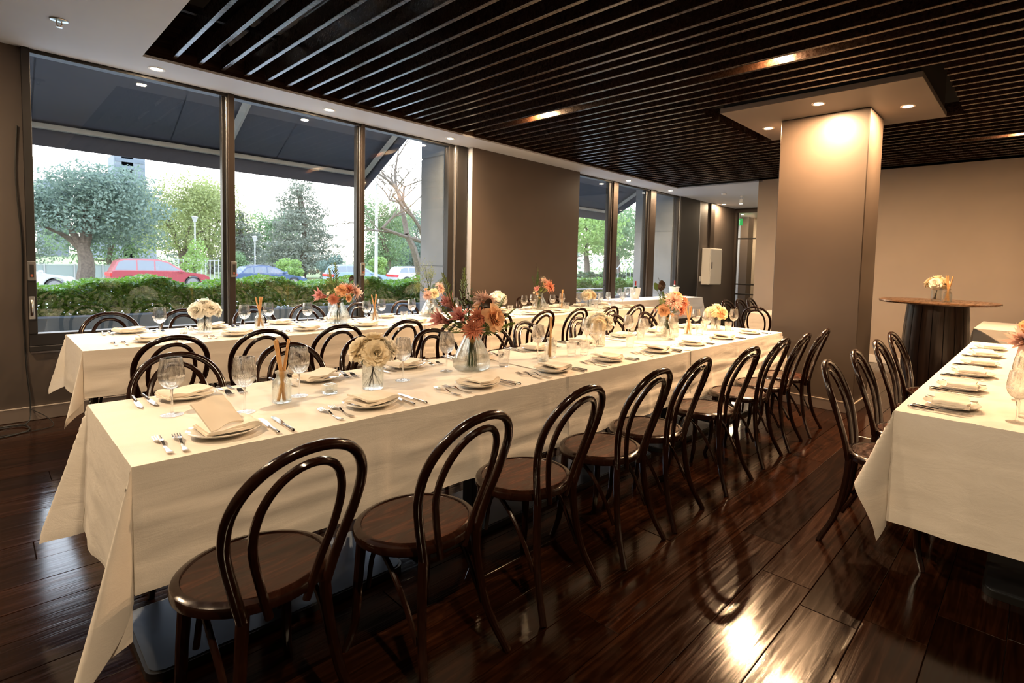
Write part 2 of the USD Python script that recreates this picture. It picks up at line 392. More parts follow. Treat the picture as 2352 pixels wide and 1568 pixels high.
struct('baseboard_far', MB().add(box(XE - .016, XE, -4, 3.77, 0, .12, .004)), 'white_paint')
struct('baseboard_hall', MB().add(box(XE + .15, 12.95, 3.77, 3.786, 0, .12, .004)), 'white_paint')
struct('baseboard_pier', MB().add(box(4.505, 6.73, 5.771, 5.785, 0, .105, .003)), 'skirting_paint')
CX0, CX1, CY0, CY1 = 5.60, 6.14, 1.277, 2.096
struct('column', box(CX0, CX1, CY0, CY1, 0, ZC, .008), 'column_paint')
struct('baseboard_column', MB().add(box(CX0 - .012, CX1 + .012, CY0 - .012, CY1 + .012, 0, .10, .003)), 'skirting_paint')
struct('trim_2', MB().add(box(CX0 - .014, CX1 + .014, CY0 - .014, CY1 + .014, .10, .107)), 'skirting_edge')


def latch(par, x, z, plate=True):
    y = 5.855
    if plate:
        m = obj('latch_plate', box(x - .025, x + .025, y - .006, y + .004, z - .075, z + .075, .003), 'latch_steel', par)
        obj('latch_slot', box(x - .012, x + .012, y - .0075, y - .0055, z - .05, z + .05), 'rubber_black', m)
        obj('latch_button', box(x - .007, x + .007, y - .010, y - .0070, z - .046, z - .026, .002), 'latch_red', m)
    else:
        m = obj('handle_plate', box(x - .018, x + .018, y - .006, y + .004, z - .09, z + .09, .003), 'latch_steel', par)
        obj('handle_grip', tube([(x, y - .01, z - .06), (x, y - .03, z - .03), (x, y - .03, z + .03), (x, y - .01, z + .06)], .009), 'latch_steel', m)


def window(n, x0, x1, mull, z0, right, latches):
    w = meta(UsdGeom.Xform.Define(stage, '/World/window_%d' % n).GetPrim(), kind='structure')
    Y0, Y1 = 5.86, 5.985
    xs = [x0] + [m for ab in mull for m in ab] + [right[0]]
    obj('stile', box(x0 - .05, x0, Y0, Y1, z0 + .14, ZC, .003), 'frame_metal', w)
    obj('bottom_rail', box(x0 - .05, right[0], Y0 + .004, Y1, z0 + .045, z0 + .14, .003), 'frame_metal', w)
    obj('track', box(x0 - .05, right[1], Y0 - .004, Y1 + .02, z0, z0 + .043, .003), 'frame_metal', w)
    obj('top_rail', box(x0 - .05, right[1], Y0 + .02, Y1, ZC - .03, ZC - .001, .003), 'frame_metal', w)
    for a, b in mull:
        c = a + (b - a) * .30
        m = obj('mullion', box(c + .012, b, Y0, Y0 + .055, z0 + .05, ZC, .003), 'frame_bronze', w)
        obj('mullion_fin', box(a, c, Y0 + .05, Y1, z0 + .05, ZC, .003), 'frame_metal', m)
        obj('mullion_bead', box(c + .001, c + .011, Y0 + .03, Y0 + .06, z0 + .05, ZC, .002), 'frame_steel', m)
    for i in range(0, len(xs), 2):
        obj('pane', box(xs[i] - .004, xs[i + 1] + .004, 5.925, 5.931, z0 + .13, ZC), 'window_glass', w, smooth=False)
    a, b = right
    k1, k2 = (.3, .42) if n == 1 else (.05, .08)
    obj('end_stile', box(a, a + (b - a) * k1, Y0 + .03, Y1, z0 + .05, ZC, .003), 'frame_metal', w)
    obj('end_bead', box(a + (b - a) * k1, a + (b - a) * k2, Y0 + .01, Y1, z0 + .05, ZC, .002), 'frame_steel', w)
    obj('end_panel', box(a + (b - a) * k2, b, Y0 - .01, Y1, z0 - .02, ZC, .003), 'frame_metal' if n == 1 else 'void_black', w)
    for x, z, p in latches: latch(w, x, z, p)
    return w


window(1, .305, 4.2, [(1.60, 1.693), (2.948, 3.02)], .553, (4.2, 4.47), [(.262 + .018, 1.19, True), (.275, .90, False), (1.675, 1.22, True), (2.998, 1.24, True)])
window(2, 6.74, 10.12, [(7.70, 7.92), (8.90, 9.2)], .45, (10.12, 11.03), [])

# hall door at the far end
d = meta(UsdGeom.Xform.Define(stage, '/World/door_1').GetPrim(), kind='structure')
obj('door_jamb', box(12.93, 13.03, 5.82, 5.90, 0, ZC - .01, .004), 'frame_bronze', d)
obj('door_jamb', box(12.93, 13.03, 5.16, 5.22, 0, ZC - .01, .004), 'frame_bronze', d)
obj('door_head', box(12.92, 13.04, 5.16, 5.90, ZC - .10, ZC - .001, .004), 'frame_bronze', d)
obj('door_pane', box(12.975, 12.981, 5.21, 5.83, .05, ZC - .09), 'window_glass', d, smooth=False)
for z in (2.13, .98, .73, .1):
    obj('glazing_bar', box(12.95, 13.01, 5.21, 5.83, z, z + .035, .003), 'frame_metal', d)

# ------------------------------------------------------------------ ceiling lamps
def lamp_cone(par, r, inten, ang, soft, z, col=None):
    l = UsdLux.DiskLight.Define(stage, str(par.GetPath()) + '/beam')
    l.CreateRadiusAttr(r); l.CreateIntensityAttr(inten); l.CreateColorAttr(Gf.Vec3f(*(col or WARM))); l.AddTranslateOp().Set(Gf.Vec3d(0, 0, z))
    s = UsdLux.ShapingAPI.Apply(l.GetPrim()); s.CreateShapingConeAngleAttr(ang); s.CreateShapingConeSoftnessAttr(soft)


def downlight(loc, label, inten, ang=48, soft=.6, col=None):
    t = thing('ceiling_spotlight', label, 'ceiling light', loc, group=None)
    obj('trim_ring', lathe([(.040, .012), (.040, -.002), (.044, -.005), (.058, -.005), (.062, 0), (.062, .004)], 32), 'white_plastic', t)
    obj('bulb', lathe([(0, -.001), (.036, -.001), (.039, .004), (.039, .012)][::1], 32), 'lamp_glow', t)
    lamp_cone(t, .036, inten, ang, soft, -.008, col)
    return t


for i, x in enumerate((1.048, 2.498, 4.022, 7.883, 9.326, 11.9)):
    downlight((x, 5.62 if x < 11 else 5.70, ZC), 'recessed spotlight in the grey soffit above the windows, %s from the left' % ORD[i], DOWN_I)
for x, y, w_ in ((5.229, 1.626, 'the slatted side of'), (5.808, 2.31, 'the window side of'), (5.78, 1.015, 'the right-hand side of')):
    downlight((x, y, ZC), 'recessed spotlight in the square soffit on %s the column' % w_, SOFFIT_I, col=WARMER)
for x, y, w_ in ((4.11, 4.19, 'nearer the windows'), (4.11, 1.62, 'nearer the column'), (4.11, -.75, 'out over the right-hand aisle'), (7.82, .28, 'near the far wall at the right edge'), (7.82, -2.2, 'in the far right corner')):
    t = thing('slat_spotlight', 'warm spotlight tucked up between dark ceiling slats, %s' % w_, 'ceiling light', (x, y, 3.05))
    obj('trim_ring', lathe([(.040, .012), (.040, -.002), (.05, -.004), (.055, 0), (.055, .01)], 24), 'rubber_black', t)
    obj('bulb', lathe([(0, -.001), (.036, -.001), (.039, .004), (.039, .012)], 24), 'lamp_glow', t)
    lamp_cone(t, .036, SLAT_I * (.35 if y < -.5 and x < 5 else .6 if 1 < y < 2 else 1.0), 40, .7, -.008, WARMER)
downlight((14.3, 6.3, ZC), 'recessed spotlight in the lobby behind the glazed hall door', DOWN_I * 1.5, 60)
for x, y, k, an, w_ in ((-.8, 2.3, 1.35, 48, 'over the near end of the front table'), (-.8, 4.6, 1.35, 48, 'over the near end of the window table'), (.45, -.3, 1.25, 64, 'over the aisle')):
    downlight((x, y, ZC), 'recessed spotlight in the plain near soffit %s' % w_, DOWN_I * k, an)

# ------------------------------------------------------------------ outside
def xs(name, mesh, m, kind='structure'): return meta(obj(name, mesh, m, None, 35), kind=kind)


xs('pavement', box(-30, 60, 6.05, 9.3, -.30, -.15), 'paving')
xs('planter_kerb', MB().add(box(-6, 60, 7.95, 8.12, -.15, .63, .01)).add(box(-6, 60, 8.12, 9.3, -.15, .55)), 'kerb_stone')
xs('footpath', grid(lambda u, v: (-40 + u * 160, 9.3 + v * 8.7, .55 - .45 * v), 8, 4), 'paving')
xs('front_verge', grid(lambda u, v: (-40 + u * 160, 18 + v * 17, .10 - .75 * v), 20, 12), 'lawn')
xs('road', box(-60, 160, 34.9, 45, -.85, -.74), 'asphalt')
xs('park_lawn', grid(lambda u, v: (-150 + u * 500, 45 + v * 160, -.66 + 1.2 * v), 20, 10), 'lawn')
xs('facade_pier', MB().add(box(4.25, 6.9, 6.06, 6.62, -.15, 1.28, .004)).add(box(4.26, 6.89, 6.06, 6.61, 1.28, 1.295)).add(box(4.25, 6.9, 6.06, 6.62, 1.295, 2.78, .004)).add(box(4.26, 6.89, 6.06, 6.61, 2.78, 2.795)).add(box(4.25, 6.9, 6.06, 6.62, 2.795, 5.5, .004)), 'concrete')
xs('facade_pier', MB().add(box(10.2, 13.04, 6.06, 7.05, -.15, .9, .004)).add(box(10.21, 13.04, 6.06, 7.04, .9, .915)).add(box(10.2, 13.04, 6.06, 7.05, .915, 2.15, .004)).add(box(10.21, 13.04, 6.06, 7.04, 2.15, 2.165)).add(box(10.2, 13.04, 6.06, 7.05, 2.165, 5.5, .004)), 'concrete')
xs('facade_wall', MB().add(box(-12, .2, 6.06, 6.35, -.15, 5.5)).add(box(-12, 22, 6.06, 6.3, 3.6, 5.5)).add(box(15.6, 24, 6.06, 6.6, -.15, 5.5)), 'concrete')


def awning(x0, x1, label, rafters):
    t = thing('awning', label, 'awning')
    sl = lambda y: 2.70 + .516 * (8.0 - y)
    def sheet(ya, yb, xa, xb, th=.012):
        a, b = sl(ya), sl(yb)
        v = [(xa, ya, a), (xb, ya, a), (xb, yb, b), (xa, yb, b)]; v += [(x, y, z + th) for x, y, z in v]
        return (np.array(v), np.array([(3, 2, 1, 0), (4, 5, 6, 7), (0, 1, 5, 4), (1, 2, 6, 5), (2, 3, 7, 6), (3, 0, 4, 7)]))
    x = x0; k = 0
    while x < x1 - .05:
        obj('canvas_panel', sheet(6.0, 8.03, x, min(x + 1.215, x1)), 'awning_cloth', t, smooth=False); x += 1.2
    obj('valance', box(x0, x1, 8.02, 8.035, 2.47, 2.71), 'awning_cloth', t, smooth=False)
    y0, y1 = 6.3, 8.03
    v = [(x1, y0, sl(y0)), (x1, y1, sl(y1)), (x1, y1, sl(y1) - .23), (x1, y0, sl(y0) - .23)]; v += [(a + .014, b, c) for a, b, c in v]
    obj('side_valance', (np.array(v), np.array([(3, 2, 1, 0), (4, 5, 6, 7), (0, 1, 5, 4), (1, 2, 6, 5), (2, 3, 7, 6), (3, 0, 4, 7)])), 'awning_cloth', t, smooth=False)
    obj('front_beam', box(x0, x1 - .02, 7.93, 8.01, 2.645, 2.70, .006), 'awning_beam', t)
    for xr in rafters:
        a, b = np.array((xr, 7.97, 2.665)), np.array((xr, 6.05, sl(6.05) - .045))
        obj('rafter', tube(np.linspace(a, b, 3), .048, 4), 'awning_beam', t, smooth=False)
    return t


awning(-4.4, 4.13, 'dark navy canvas awning with pale beam, above the big left window', (2.17, 4.09))
awning(6.6, 10.42, 'dark navy canvas awning above the small far window', (10.38,))


def leaf_cards(P, N, size, r, tri=False):
    """Small bent leaf cards at points P, roughly facing N."""
    n = len(P); N = N + r.normal(0, .55, (n, 3)); N /= np.linalg.norm(N, axis=1)[:, None]
    a = np.cross(N, r.normal(0, 1, (n, 3))); a /= np.linalg.norm(a, axis=1)[:, None]; b = np.cross(N, a)
    s = (size * r.uniform(.6, 1.25, n))[:, None]
    V = np.stack([P - a * s, P + b * s * .45 + N * s * .1, P + a * s, P - b * s * .45 + N * s * .1], 1).reshape(-1, 3)
    i = np.arange(n)[:, None] * 4
    return V, np.vstack([i + [0, 1, 2], i + [0, 2, 3]]) if not tri else i + [0, 1, 2]


def crown(blobs, n, size, seed, shell=.55):
    r = np.random.RandomState(seed); B = np.array(blobs, float); w = (B[:, 3] * B[:, 4] + B[:, 4] * B[:, 5] + B[:, 3] * B[:, 5]); w /= w.sum()
    k = r.choice(len(B), n, p=w); d = r.normal(0, 1, (n, 3)); d /= np.linalg.norm(d, axis=1)[:, None]
    rad = shell + (1 - shell) * r.random((n, 1)) ** .5; lump = 1 + .16 * np.sin(d[:, :1] * 7 + k[:, None]) * np.sin(d[:, 1:2] * 6 + 2 * k[:, None]) + .1 * np.sin(d[:, 2:] * 9)
    return leaf_cards(B[k, :3] + d * rad * lump * B[k, 3:], d, size, r)


def tree(name, loc, blobs, n, size, m, seed, label, trunk=(2.0, .2), group=None, branches=5):
    t = thing(name, label, 'tree', loc)
    r = random.Random(seed); h, tr = trunk; tm = MB()
    tm.add(tube(spline([(0, 0, -.1), (.05 * h, 0, h * .5), (-.03 * h, 0, h)], 6), np.linspace(tr * 1.25, tr * .75, 6), 8))
    for b in blobs[:branches]:
        tm.add(tube(spline([(0, 0, h * .8), (b[0] * .4, b[1] * .4, h * .8 + (b[2] - h * .8) * .6), (b[0], b[1], b[2])], 6), np.linspace(tr * .6, tr * .12, 6), 6))
    obj('trunk', tm, 'bark', t)
    obj('foliage', crown(blobs, n, size, seed), m, t, smooth=False)
    return t


def puff(w, d, z0, z1, n, seed):
    """Random ellipsoid lobes filling a crown w wide and d deep from z0 to z1."""
    r = random.Random(seed); out = []
    for i in range(n):
        a = r.uniform(0, 2 * PI); q = r.random() ** .5; z = r.uniform(.15, .9); s = (1 - abs(z - .5) * 1.0)
        k = r.uniform(.28, .42)
        out.append((math.cos(a) * q * w / 2 * .72 * s, math.sin(a) * q * d / 2 * .72 * s, z0 + (z1 - z0) * z, w / 2 * k, d / 2 * k, (z1 - z0) / 2 * k * 1.05))
    return out


G = -.70
tree('park_tree', (4.5, 45, G), puff(11.0, 7, 1.9, 7.4, 36, 1), 17000, .125, 'tree_grey', 1, 'big rounded grey-green park tree with thick dark trunk, far left', (2.6, .40), branches=8)
tree('park_tree', (12.4, 58, G), puff(10.5, 6, 1.2, 9.3, 34, 2), 12000, .13, 'tree_gold', 2, 'golden-green feathery tree behind the red car', (2.2, .25))
tree('park_tree', (16.0, 63.5, G), puff(8.4, 6, 1.5, 9.6, 28, 3), 9000, .14, 'tree_gold', 3, 'paler golden tree just left of the first window mullion', (2.5, .25))
fir = [(0, 0, 1.2 + i * 1.0, 4.3 - i * .39, 3.4 - i * .31, .8) for i in range(10)]
fir += [(1.8 * math.cos(i * 2.1), 1.5 * math.sin(i * 2.1), 1.6 + i * .85, 1.5 - i * .08, 1.3 - .07 * i, .6) for i in range(9)]
tree('fir_tree', (20.9, 53, G), fir, 16000, .13, 'tree_fir', 4, 'tall dull green conifer filling the middle pane', (8.5, .32), branches=0)
tree('fir_tree', (18.4, 62, G), [(a * .8, b * .8, c * .62, d * .8, e * .8, f * .7) for a, b, c, d, e, f in fir], 8000, .13, 'tree_fir', 5, 'shorter conifer at the left of the tall one', (5, .25), branches=0)
tree('young_tree', (10.6, 46, G), [(0, 0, 1.6, .85, .8, .8), (.2, 0, 2.4, .6, .6, .8), (-.2, 0, 1.2, .7, .7, .5)], 900, .11, 'tree_lime', 6, 'small pale lime young tree in front of the white paling fence', (1.4, .06))
tree('park_tree', (29.8, 53, G), puff(9, 5, .4, 8.6, 30, 7), 11000, .13, 'tree_mid', 7, 'ivy-clad mid-green tree by the pale street pole', (3.5, .35))
tree('park_tree', (37.0, 59, G), puff(10, 6, .3, 8.0, 28, 8), 10000, .14, 'tree_grey', 8, 'dense bluish-green tree seen right beside the concrete pier', (2, .3))
for i, (x, y, w, h, m, lab) in enumerate([(2.5, 80, 14, 9.5, 'tree_back', 'hazy tree far behind the big rounded tree'), (9.0, 71, 12, 7.2, 'tree_mid', 'hazy tree low behind the golden trees'), (17.5, 80, 12, 9.0, 'tree_back', 'low hazy tree left of the conifers'),
                                          (24, 73, 11, 7.6, 'tree_mid', 'low hazy tree behind the second car'), (32, 80, 12, 9.0, 'tree_back', 'hazy tree behind the tall conifer at its right'), (41, 71, 12, 8.5, 'tree_back', 'hazy tree beyond the pole behind the ivy tree'),
                                          (50, 80, 14, 11.0, 'tree_mid', 'hazy tree seen at the edge of the concrete pier'), (-5, 66, 12, 8, 'tree_back', 'hazy tree at the extreme left edge of the window')]):
    tree('distant_tree', (x, y, G), puff(w, 6, .2, h, 24, 20 + i), 8000, .17, m, 30 + i, lab, (1.5, .25), branches=3)
for i, (x, y, w, h, m, lab) in enumerate([(14.4, 50, 3.0, 2.4, 'tree_mid', 'rounded shrub below the left conifer'), (21.3, 47, 3.6, 2.6, 'tree_grey', 'greyish shrub between the two blue cars'), (25.6, 47.6, 2.8, 2.4, 'tree_lime', 'lime shrub left of the street pole'), (17.6, 47.2, 2.8, 2.0, 'tree_lime', 'pale low shrub behind the dark blue car')]):
    tree('park_shrub', (x, y, G), puff(w, 3, 0, h, 12, 40 + i), 2600, .11, m, 50 + i, lab, (.8, .08), branches=3)
for i, (x, y, w, h) in enumerate([(17.2, 14.3, 3.2, 2.9), (20.9, 15.4, 3.6, 3.0), (25.0, 15.0, 3.8, 3.0)]):
    r_ = w / 2
    tree('clipped_tree', (x, y, .1), [(0, 0, 2.95, r_, r_, 1.1), (0, 0, 2.3, r_ * .85, r_ * .85, .7), (.2, .2, 3.5, r_ * .8, r_ * .8, .75)], 5200, .085, 'tree_lime' if i != 1 else 'tree_mid', 60 + i,
         'clipped round street tree outside the far window, %s from the left' % ORD[i], (2.0, .13), branches=3)
for i, (x, y, w, h, m) in enumerate([(34, 40, 14, 9, 'tree_mid'), (48, 44, 16, 10, 'tree_back'), (62, 46, 16, 11, 'tree_mid')]):
    tree('distant_tree', (x, y, G), puff(w, 8, 0, h, 16, 70 + i), 2400, .26, m, 80 + i, 'hazy park tree seen through the far window, %s from the left' % ORD[i], (2, .3), branches=3)


def bare_tree(loc):
    t = thing('bare_tree', 'leafless tree with long bent boughs beside the concrete pier', 'tree', loc); r = random.Random(11); bm = MB(); tw = MB()
    def grow(p, d, L, rad, depth):
        n = 4; pts = [p]
        for i in range(n):
            d = d + np.array([r.gauss(0, .16), r.gauss(0, .16), r.gauss(.02, .12)]); d /= np.linalg.norm(d); pts.append(pts[-1] + d * L / n)
        (bm if depth < 3 else tw).add(tube(np.array(pts), np.linspace(rad, rad * .6, n + 1), 6 if depth < 3 else 3, False))
        if depth >= 6: return
        for k in range(2 if depth < 2 else 3):
            e = d + np.array([r.gauss(0, .6), r.gauss(0, .6), r.gauss(.1, .45)]); e /= np.linalg.norm(e)
            grow(pts[-1 if k == 0 else r.choice((2, 3, 4))], e, L * r.uniform(.58, .82), rad * .58, depth + 1)
    grow(np.array((0, 0, 0.)), np.array((-.12, 0, 1.)), 3.4, .26, 0)
    grow(np.array((-.1, 0, 2.8)), np.array((-.9, 0, .28)), 2.8, .13, 1)
    grow(np.array((-.1, 0, 3.0)), np.array((-.5, 0, .9)), 2.6, .12, 1)
    obj('bough', bm, 'bark', t); meta(obj('twigs', tw, 'bark', t), kind='stuff')


bare_tree((17.3, 26.5, -.35))


def hedge(name, x0, x1, y0, y1, z0, z1, n, size, m, seed, label):
    t = thing(name, label, 'hedge'); r = np.random.RandomState(seed)
    P = np.stack([r.uniform(x0, x1, n), r.uniform(y0, y1, n), z0 + (z1 - z0) * r.random(n) ** .95], 1)
    f = r.choice([0, 0, 1, 2], n); q = r.random(n) ** 2 * .14
    P[f == 0, 1] = y0 + q[f == 0]; P[f == 1, 2] = z1 - q[f == 1] * .7
    P += .05 * np.sin(P[:, [1, 0, 0]] * [5, 4, 4.4] + [0, 1, 2]); P[:, 2] += .03 * np.sin(P[:, 0] * 9)
    N = np.tile([0, -.6, .6], (n, 1)); N[f == 1] = (0, -.1, 1)
    obj('foliage', leaf_cards(P, N, size, r), m, t, smooth=False)
    st = MB(); rr = random.Random(seed)
    for i in range(int((x1 - x0) * 7)):
        x, y = rr.uniform(x0, x1), rr.uniform(y0 + .05, y1); st.add(tube([(x, y, z0 - .08), (x + rr.gauss(0, .04), y, z0 + .1), (x + rr.gauss(0, .09), y + rr.gauss(0, .05), z1 - .12)], .007, 4))
    meta(obj('stems', st, 'bark', t), kind='stuff')


hedge('clipped_hedge', -1.5, 7.4, 8.14, 9.1, .575, 1.0, 42000, .036, 'hedge_leaf', 5, 'low clipped hedge in the stone planter under the big window')
hedge('clipped_hedge', 9.6, 17.5, 8.2, 9.0, .58, .98, 14000, .045, 'hedge_leaf', 6, 'low clipped hedge outside the far window, nearer row')
hedge('clipped_hedge', 14.0, 27.0, 12.6, 13.4, .50, 1.05, 10000, .065, 'hedge_dark', 7, 'low clipped hedge outside the far window, farther row')


def car(loc, L, hgt, m, label, suv=True, name='parked_car', cut=None):
    t = thing(name, label, 'car', loc); W = 1.8
    if suv:
        low = [(0, .35), (0.02, .85), (.10, 1.02), (.30, 1.08), (L * .70, 1.05), (L * .93, .90), (L - .03, .72), (L, .35)]
        top = [(.10, 1.03), (.34, hgt - .16), (.62, hgt - .02), (L * .30, hgt), (L * .46, hgt - .02), (L * .56, hgt - .14), (L * .74, 1.03)]
    else:
        low = [(0, .32), (0.0, .70), (.12, .88), (.5, .96), (L * .70, .92), (L * .93, .76), (L - .02, .6), (L, .32)]
        top = [(.30, .93), (.75, hgt - .12), (L * .33, hgt), (L * .47, hgt - .03), (L * .58, hgt - .18), (L * .74, .91)]
    wr, wx = (.36 if suv else .33), (.85, L - .92)
    body = Polygon(low)
    for x in wx: body = body.difference(Point(x, wr).buffer(wr + .07))
    def ext(poly, w): m_ = extrude(poly, w); m_.apply_transform(rot((1, 0, 0), 90)); m_.apply_translation((0, w / 2, 0)); return m_
    obj('body', MB().add(ext(body, W)).add(ext(body.buffer(-.04), W + .05)), m, t)
    cab = Polygon(top); cm = ext(cab, W - .18); zt = cm.vertices[:, 2]; cm.vertices[:, 1] *= 1 - .16 * np.clip((zt - 1) / (hgt - 1), 0, 1)
    obj('cabin', cm, m, t)
    gl = cab.buffer(-.085).intersection(sbox(0, 1.0 if suv else .93, L, 3)); win = MB()
    parts = [.16, L * .245, L * .26, L * .42, L * .435, L * .70]
    for a, b in zip(parts[::2], parts[1::2]):
        g = gl.intersection(sbox(a, 0, b, 3))
        if not g.is_empty:
            for gg in getattr(g, 'geoms', [g]):
                e = ext(gg, W - .165); zt = e.vertices[:, 2]; e.vertices[:, 1] *= 1 - .15 * np.clip((zt - 1) / (hgt - 1), 0, 1)
                obj('side_window', e, 'car_glass', t)
    obj('roof_rail', MB().add(tube([(L * .17, -.62, hgt + .0), (L * .24, -.62, hgt + .03), (L * .42, -.62, hgt + .03), (L * .47, -.62, hgt - .01)], .02, 6)), 'alloy', t)
    obj('wing_mirror', box(L * .66, L * .70, -W / 2 - .14, -W / 2 + .02, .98, 1.12, .03), m, t)
    obj('tail_lamp', box(-.012, .14, -W / 2 - .012, W / 2 + .012, .74, .95, .02), 'tail_lamp', t)
    obj('head_lamp', box(L * .90, L * .955, -W / 2 - .012, W / 2 + .012, .66, .76, .02), 'head_lamp', t)
    for x in wx:
        for y in (-W / 2 + .1, W / 2 - .1):
            wv = lathe([(0, -.1), (wr - .05, -.1), (wr, -.07), (wr, .07), (wr - .05, .1), (0, .1)], 24); wv.apply_transform(rot((1, 0, 0), 90, (x, y, wr)))
            o = obj('wheel', wv, 'tyre', t)
            hb = lathe([(0, -.104), (wr - .1, -.104), (wr - .08, -.1)], 16); hb.apply_transform(rot((1, 0, 0), -90, (x, y, wr))); obj('hub_cap', hb, 'alloy', o)


R_ = -.74
car((5.0, 40, R_), 4.85, 1.78, 'car_red', 'dark red sport utility car parked on the road beyond the hedge')
car((11.25, 40, R_), 4.6, 1.52, 'car_navy', 'dark blue estate car parked on the road beyond the hedge', suv=False)
car((17.7, 40, R_), 4.5, 1.66, 'car_sky', 'pale blue hatchback car parked on the road, behind the second mullion')
car((22.9, 39.8, R_), 4.4, 1.62, 'car_white', 'white car with red tail lamp, half hidden by the concrete pier')
car((-.9, 38, R_), 4.4, 1.32, 'car_white', 'low white car, only its bonnet showing at the far left window edge', suv=False)


def tower():
    t = thing('tower_block', 'pale hazy high-rise tower far away above the trees', 'building', (0, 150, 0))
    for a, b, h in ((20.2, 25.6, 22.6), (16.4, 20.2, 18.2), (25.6, 27.4, 15.0), (21.5, 23.5, 24.2)):
        obj('tower_slab', box(a, b, 0, 8, -1, h), 'tower_wall', t)
        if h > 24: continue
        z = h - 1.4
        while z > 4:
            obj('window_band', box(a + .3, b - .3, -.08, .1, z, z + .7), 'tower_glass', t, smooth=False); z -= 1.5


tower()
t = thing('tower_block', 'second pale building, low at the far left behind bare twigs', 'building', (0, 160, 0))
obj('tower_slab', box(9.0, 13.6, 0, 8, -1, 16.5), 'tower_wall', t)
for k in range(7): obj('window_band', box(9.3, 13.3, -.08, .1, 5 + k * 1.6, 5.8 + k * 1.6), 'tower_glass', t, smooth=False)
t = thing('street_pole', 'tall pale street light pole right of the second mullion', 'pole', (16.2, 30, -.5))
obj('pole_shaft', tube([(0, 0, 0), (0, 0, 3.2), (0, 0, 6.4)], (.10, .09, .07), 10), 'fence_white', t); obj('pole_bracket', tube([(0, 0, 4.6), (-.25, 0, 4.9)], .03, 6), 'fence_white', t)
for x, z, lab in ((11.6, 4.4, 'white park lantern on a pole above the small young tree'), (15.9, 3.1, 'white park lantern on a pole left of the conifers')):
    t = thing('park_lantern', lab, 'lamp post', (x, 50, -.7)); zz = z + .7
    obj('pole_shaft', tube([(0, 0, 0), (0, 0, zz - .45)], .05, 8), 'fence_white', t)
    obj('lantern_head', lathe([(.10, zz - .45), (.20, zz - .1), (.24, zz - .05), (.06, zz + .02), (0, zz + .03)], 12), 'fence_white', t)


def fence(x0, x1, y, z0, z1, pitch, m, label):
    t = thing('park_fence', label, 'fence', (0, y, 0)); n = int((x1 - x0) / pitch)
    for z in (z0 + .12, z1 - .08): obj('rail', box(x0, x1, -.02, .02, z, z + .05), m, t)
    for i in range(n + 1):
        x = x0 + i * pitch; obj('fence_post' if pitch > 1 else 'paling', box(x - .035, x + .035, -.045, -.02, z0, z1 + (.06 if i % 5 == 0 else 0)), m, t)
    if pitch > 1: obj('mesh_panel', box(x0, x1, -.005, .005, z0 + .1, z1 - .1), 'fence_teal', t)


fence(1.5, 7.6, 50, -.66, .5, 1.5, 'fence_white', 'white railed fence with grey-green mesh behind the big tree trunk')
fence(10.2, 13.3, 50, -.66, 1.0, .30, 'fence_white', 'white paling fence behind the young tree')


def bench(loc, label, W):
    t = thing('slatted_bench', label, 'bench', loc)
    for i in range(5): obj('bench_slat', box(0, W, .06 - .02 * i, .09 - .02 * i, .50 + i * .09, .56 + i * .09, .005), 'bench_metal', t)
    n = int(W / .06)
    obj('back_bars', MB().add(tube([(0, .0, .98), (W, .0, .98)], .018, 8)), 'bench_metal', t)
    for k in range(5): obj('seat_slat', box(0, W, -.42 + k * .09, -.36 + k * .09, .40, .425, .004), 'bench_metal', t)
    for x in (0.03, W - .03):
        obj('bench_leg', MB().add(tube(spline([(x, -.38, .0), (x, -.38, .41), (x, 0.1, .41)], 8), .018, 6)).add(tube(spline([(x, .16, 0), (x, .1, .41), (x, 0, .98)], 8), .018, 6)), 'bench_metal', t)
        obj('arm_rest', tube(spline([(x, -.38, .41), (x, -.36, .62), (x, 0.02, .68)], 8), .016, 6), 'bench_metal', t)


bench((8.7, 7.55, -.15), 'grey slatted metal bench outside the far window, behind the mullion', 1.35)
bench((10.7, 7.65, -.15), 'grey slatted metal bench outside, seen between the two ice buckets', 1.7)
t = thing('wire_armchair', 'white wire garden armchair outside the far window', 'chair', (15.0, 10.3, .50))
for y_ in (0, .5):
    obj('arm_frame', MB().add(tube(spline([(-.38, y_, .78), (-.26, y_, .84), (-.10, y_, 1.0), (.15, y_, 1.10), (.2, y_, 1.0), (.2, y_, .5), (.22, y_, 0)], 24), .014, 6)).add(tube(spline([(-.30, y_, .82), (-.27, y_, .6), (-.30, y_, .4), (-.30, y_, 0)], 10), .014, 6)), 'fence_white', t)
obj('seat_grid', MB().add(box(-.30, .2, 0, .5, .42, .435)).add(tube([(.2, 0, 1.0), (.2, .5, 1.0)], .014, 6)), 'fence_white', t)

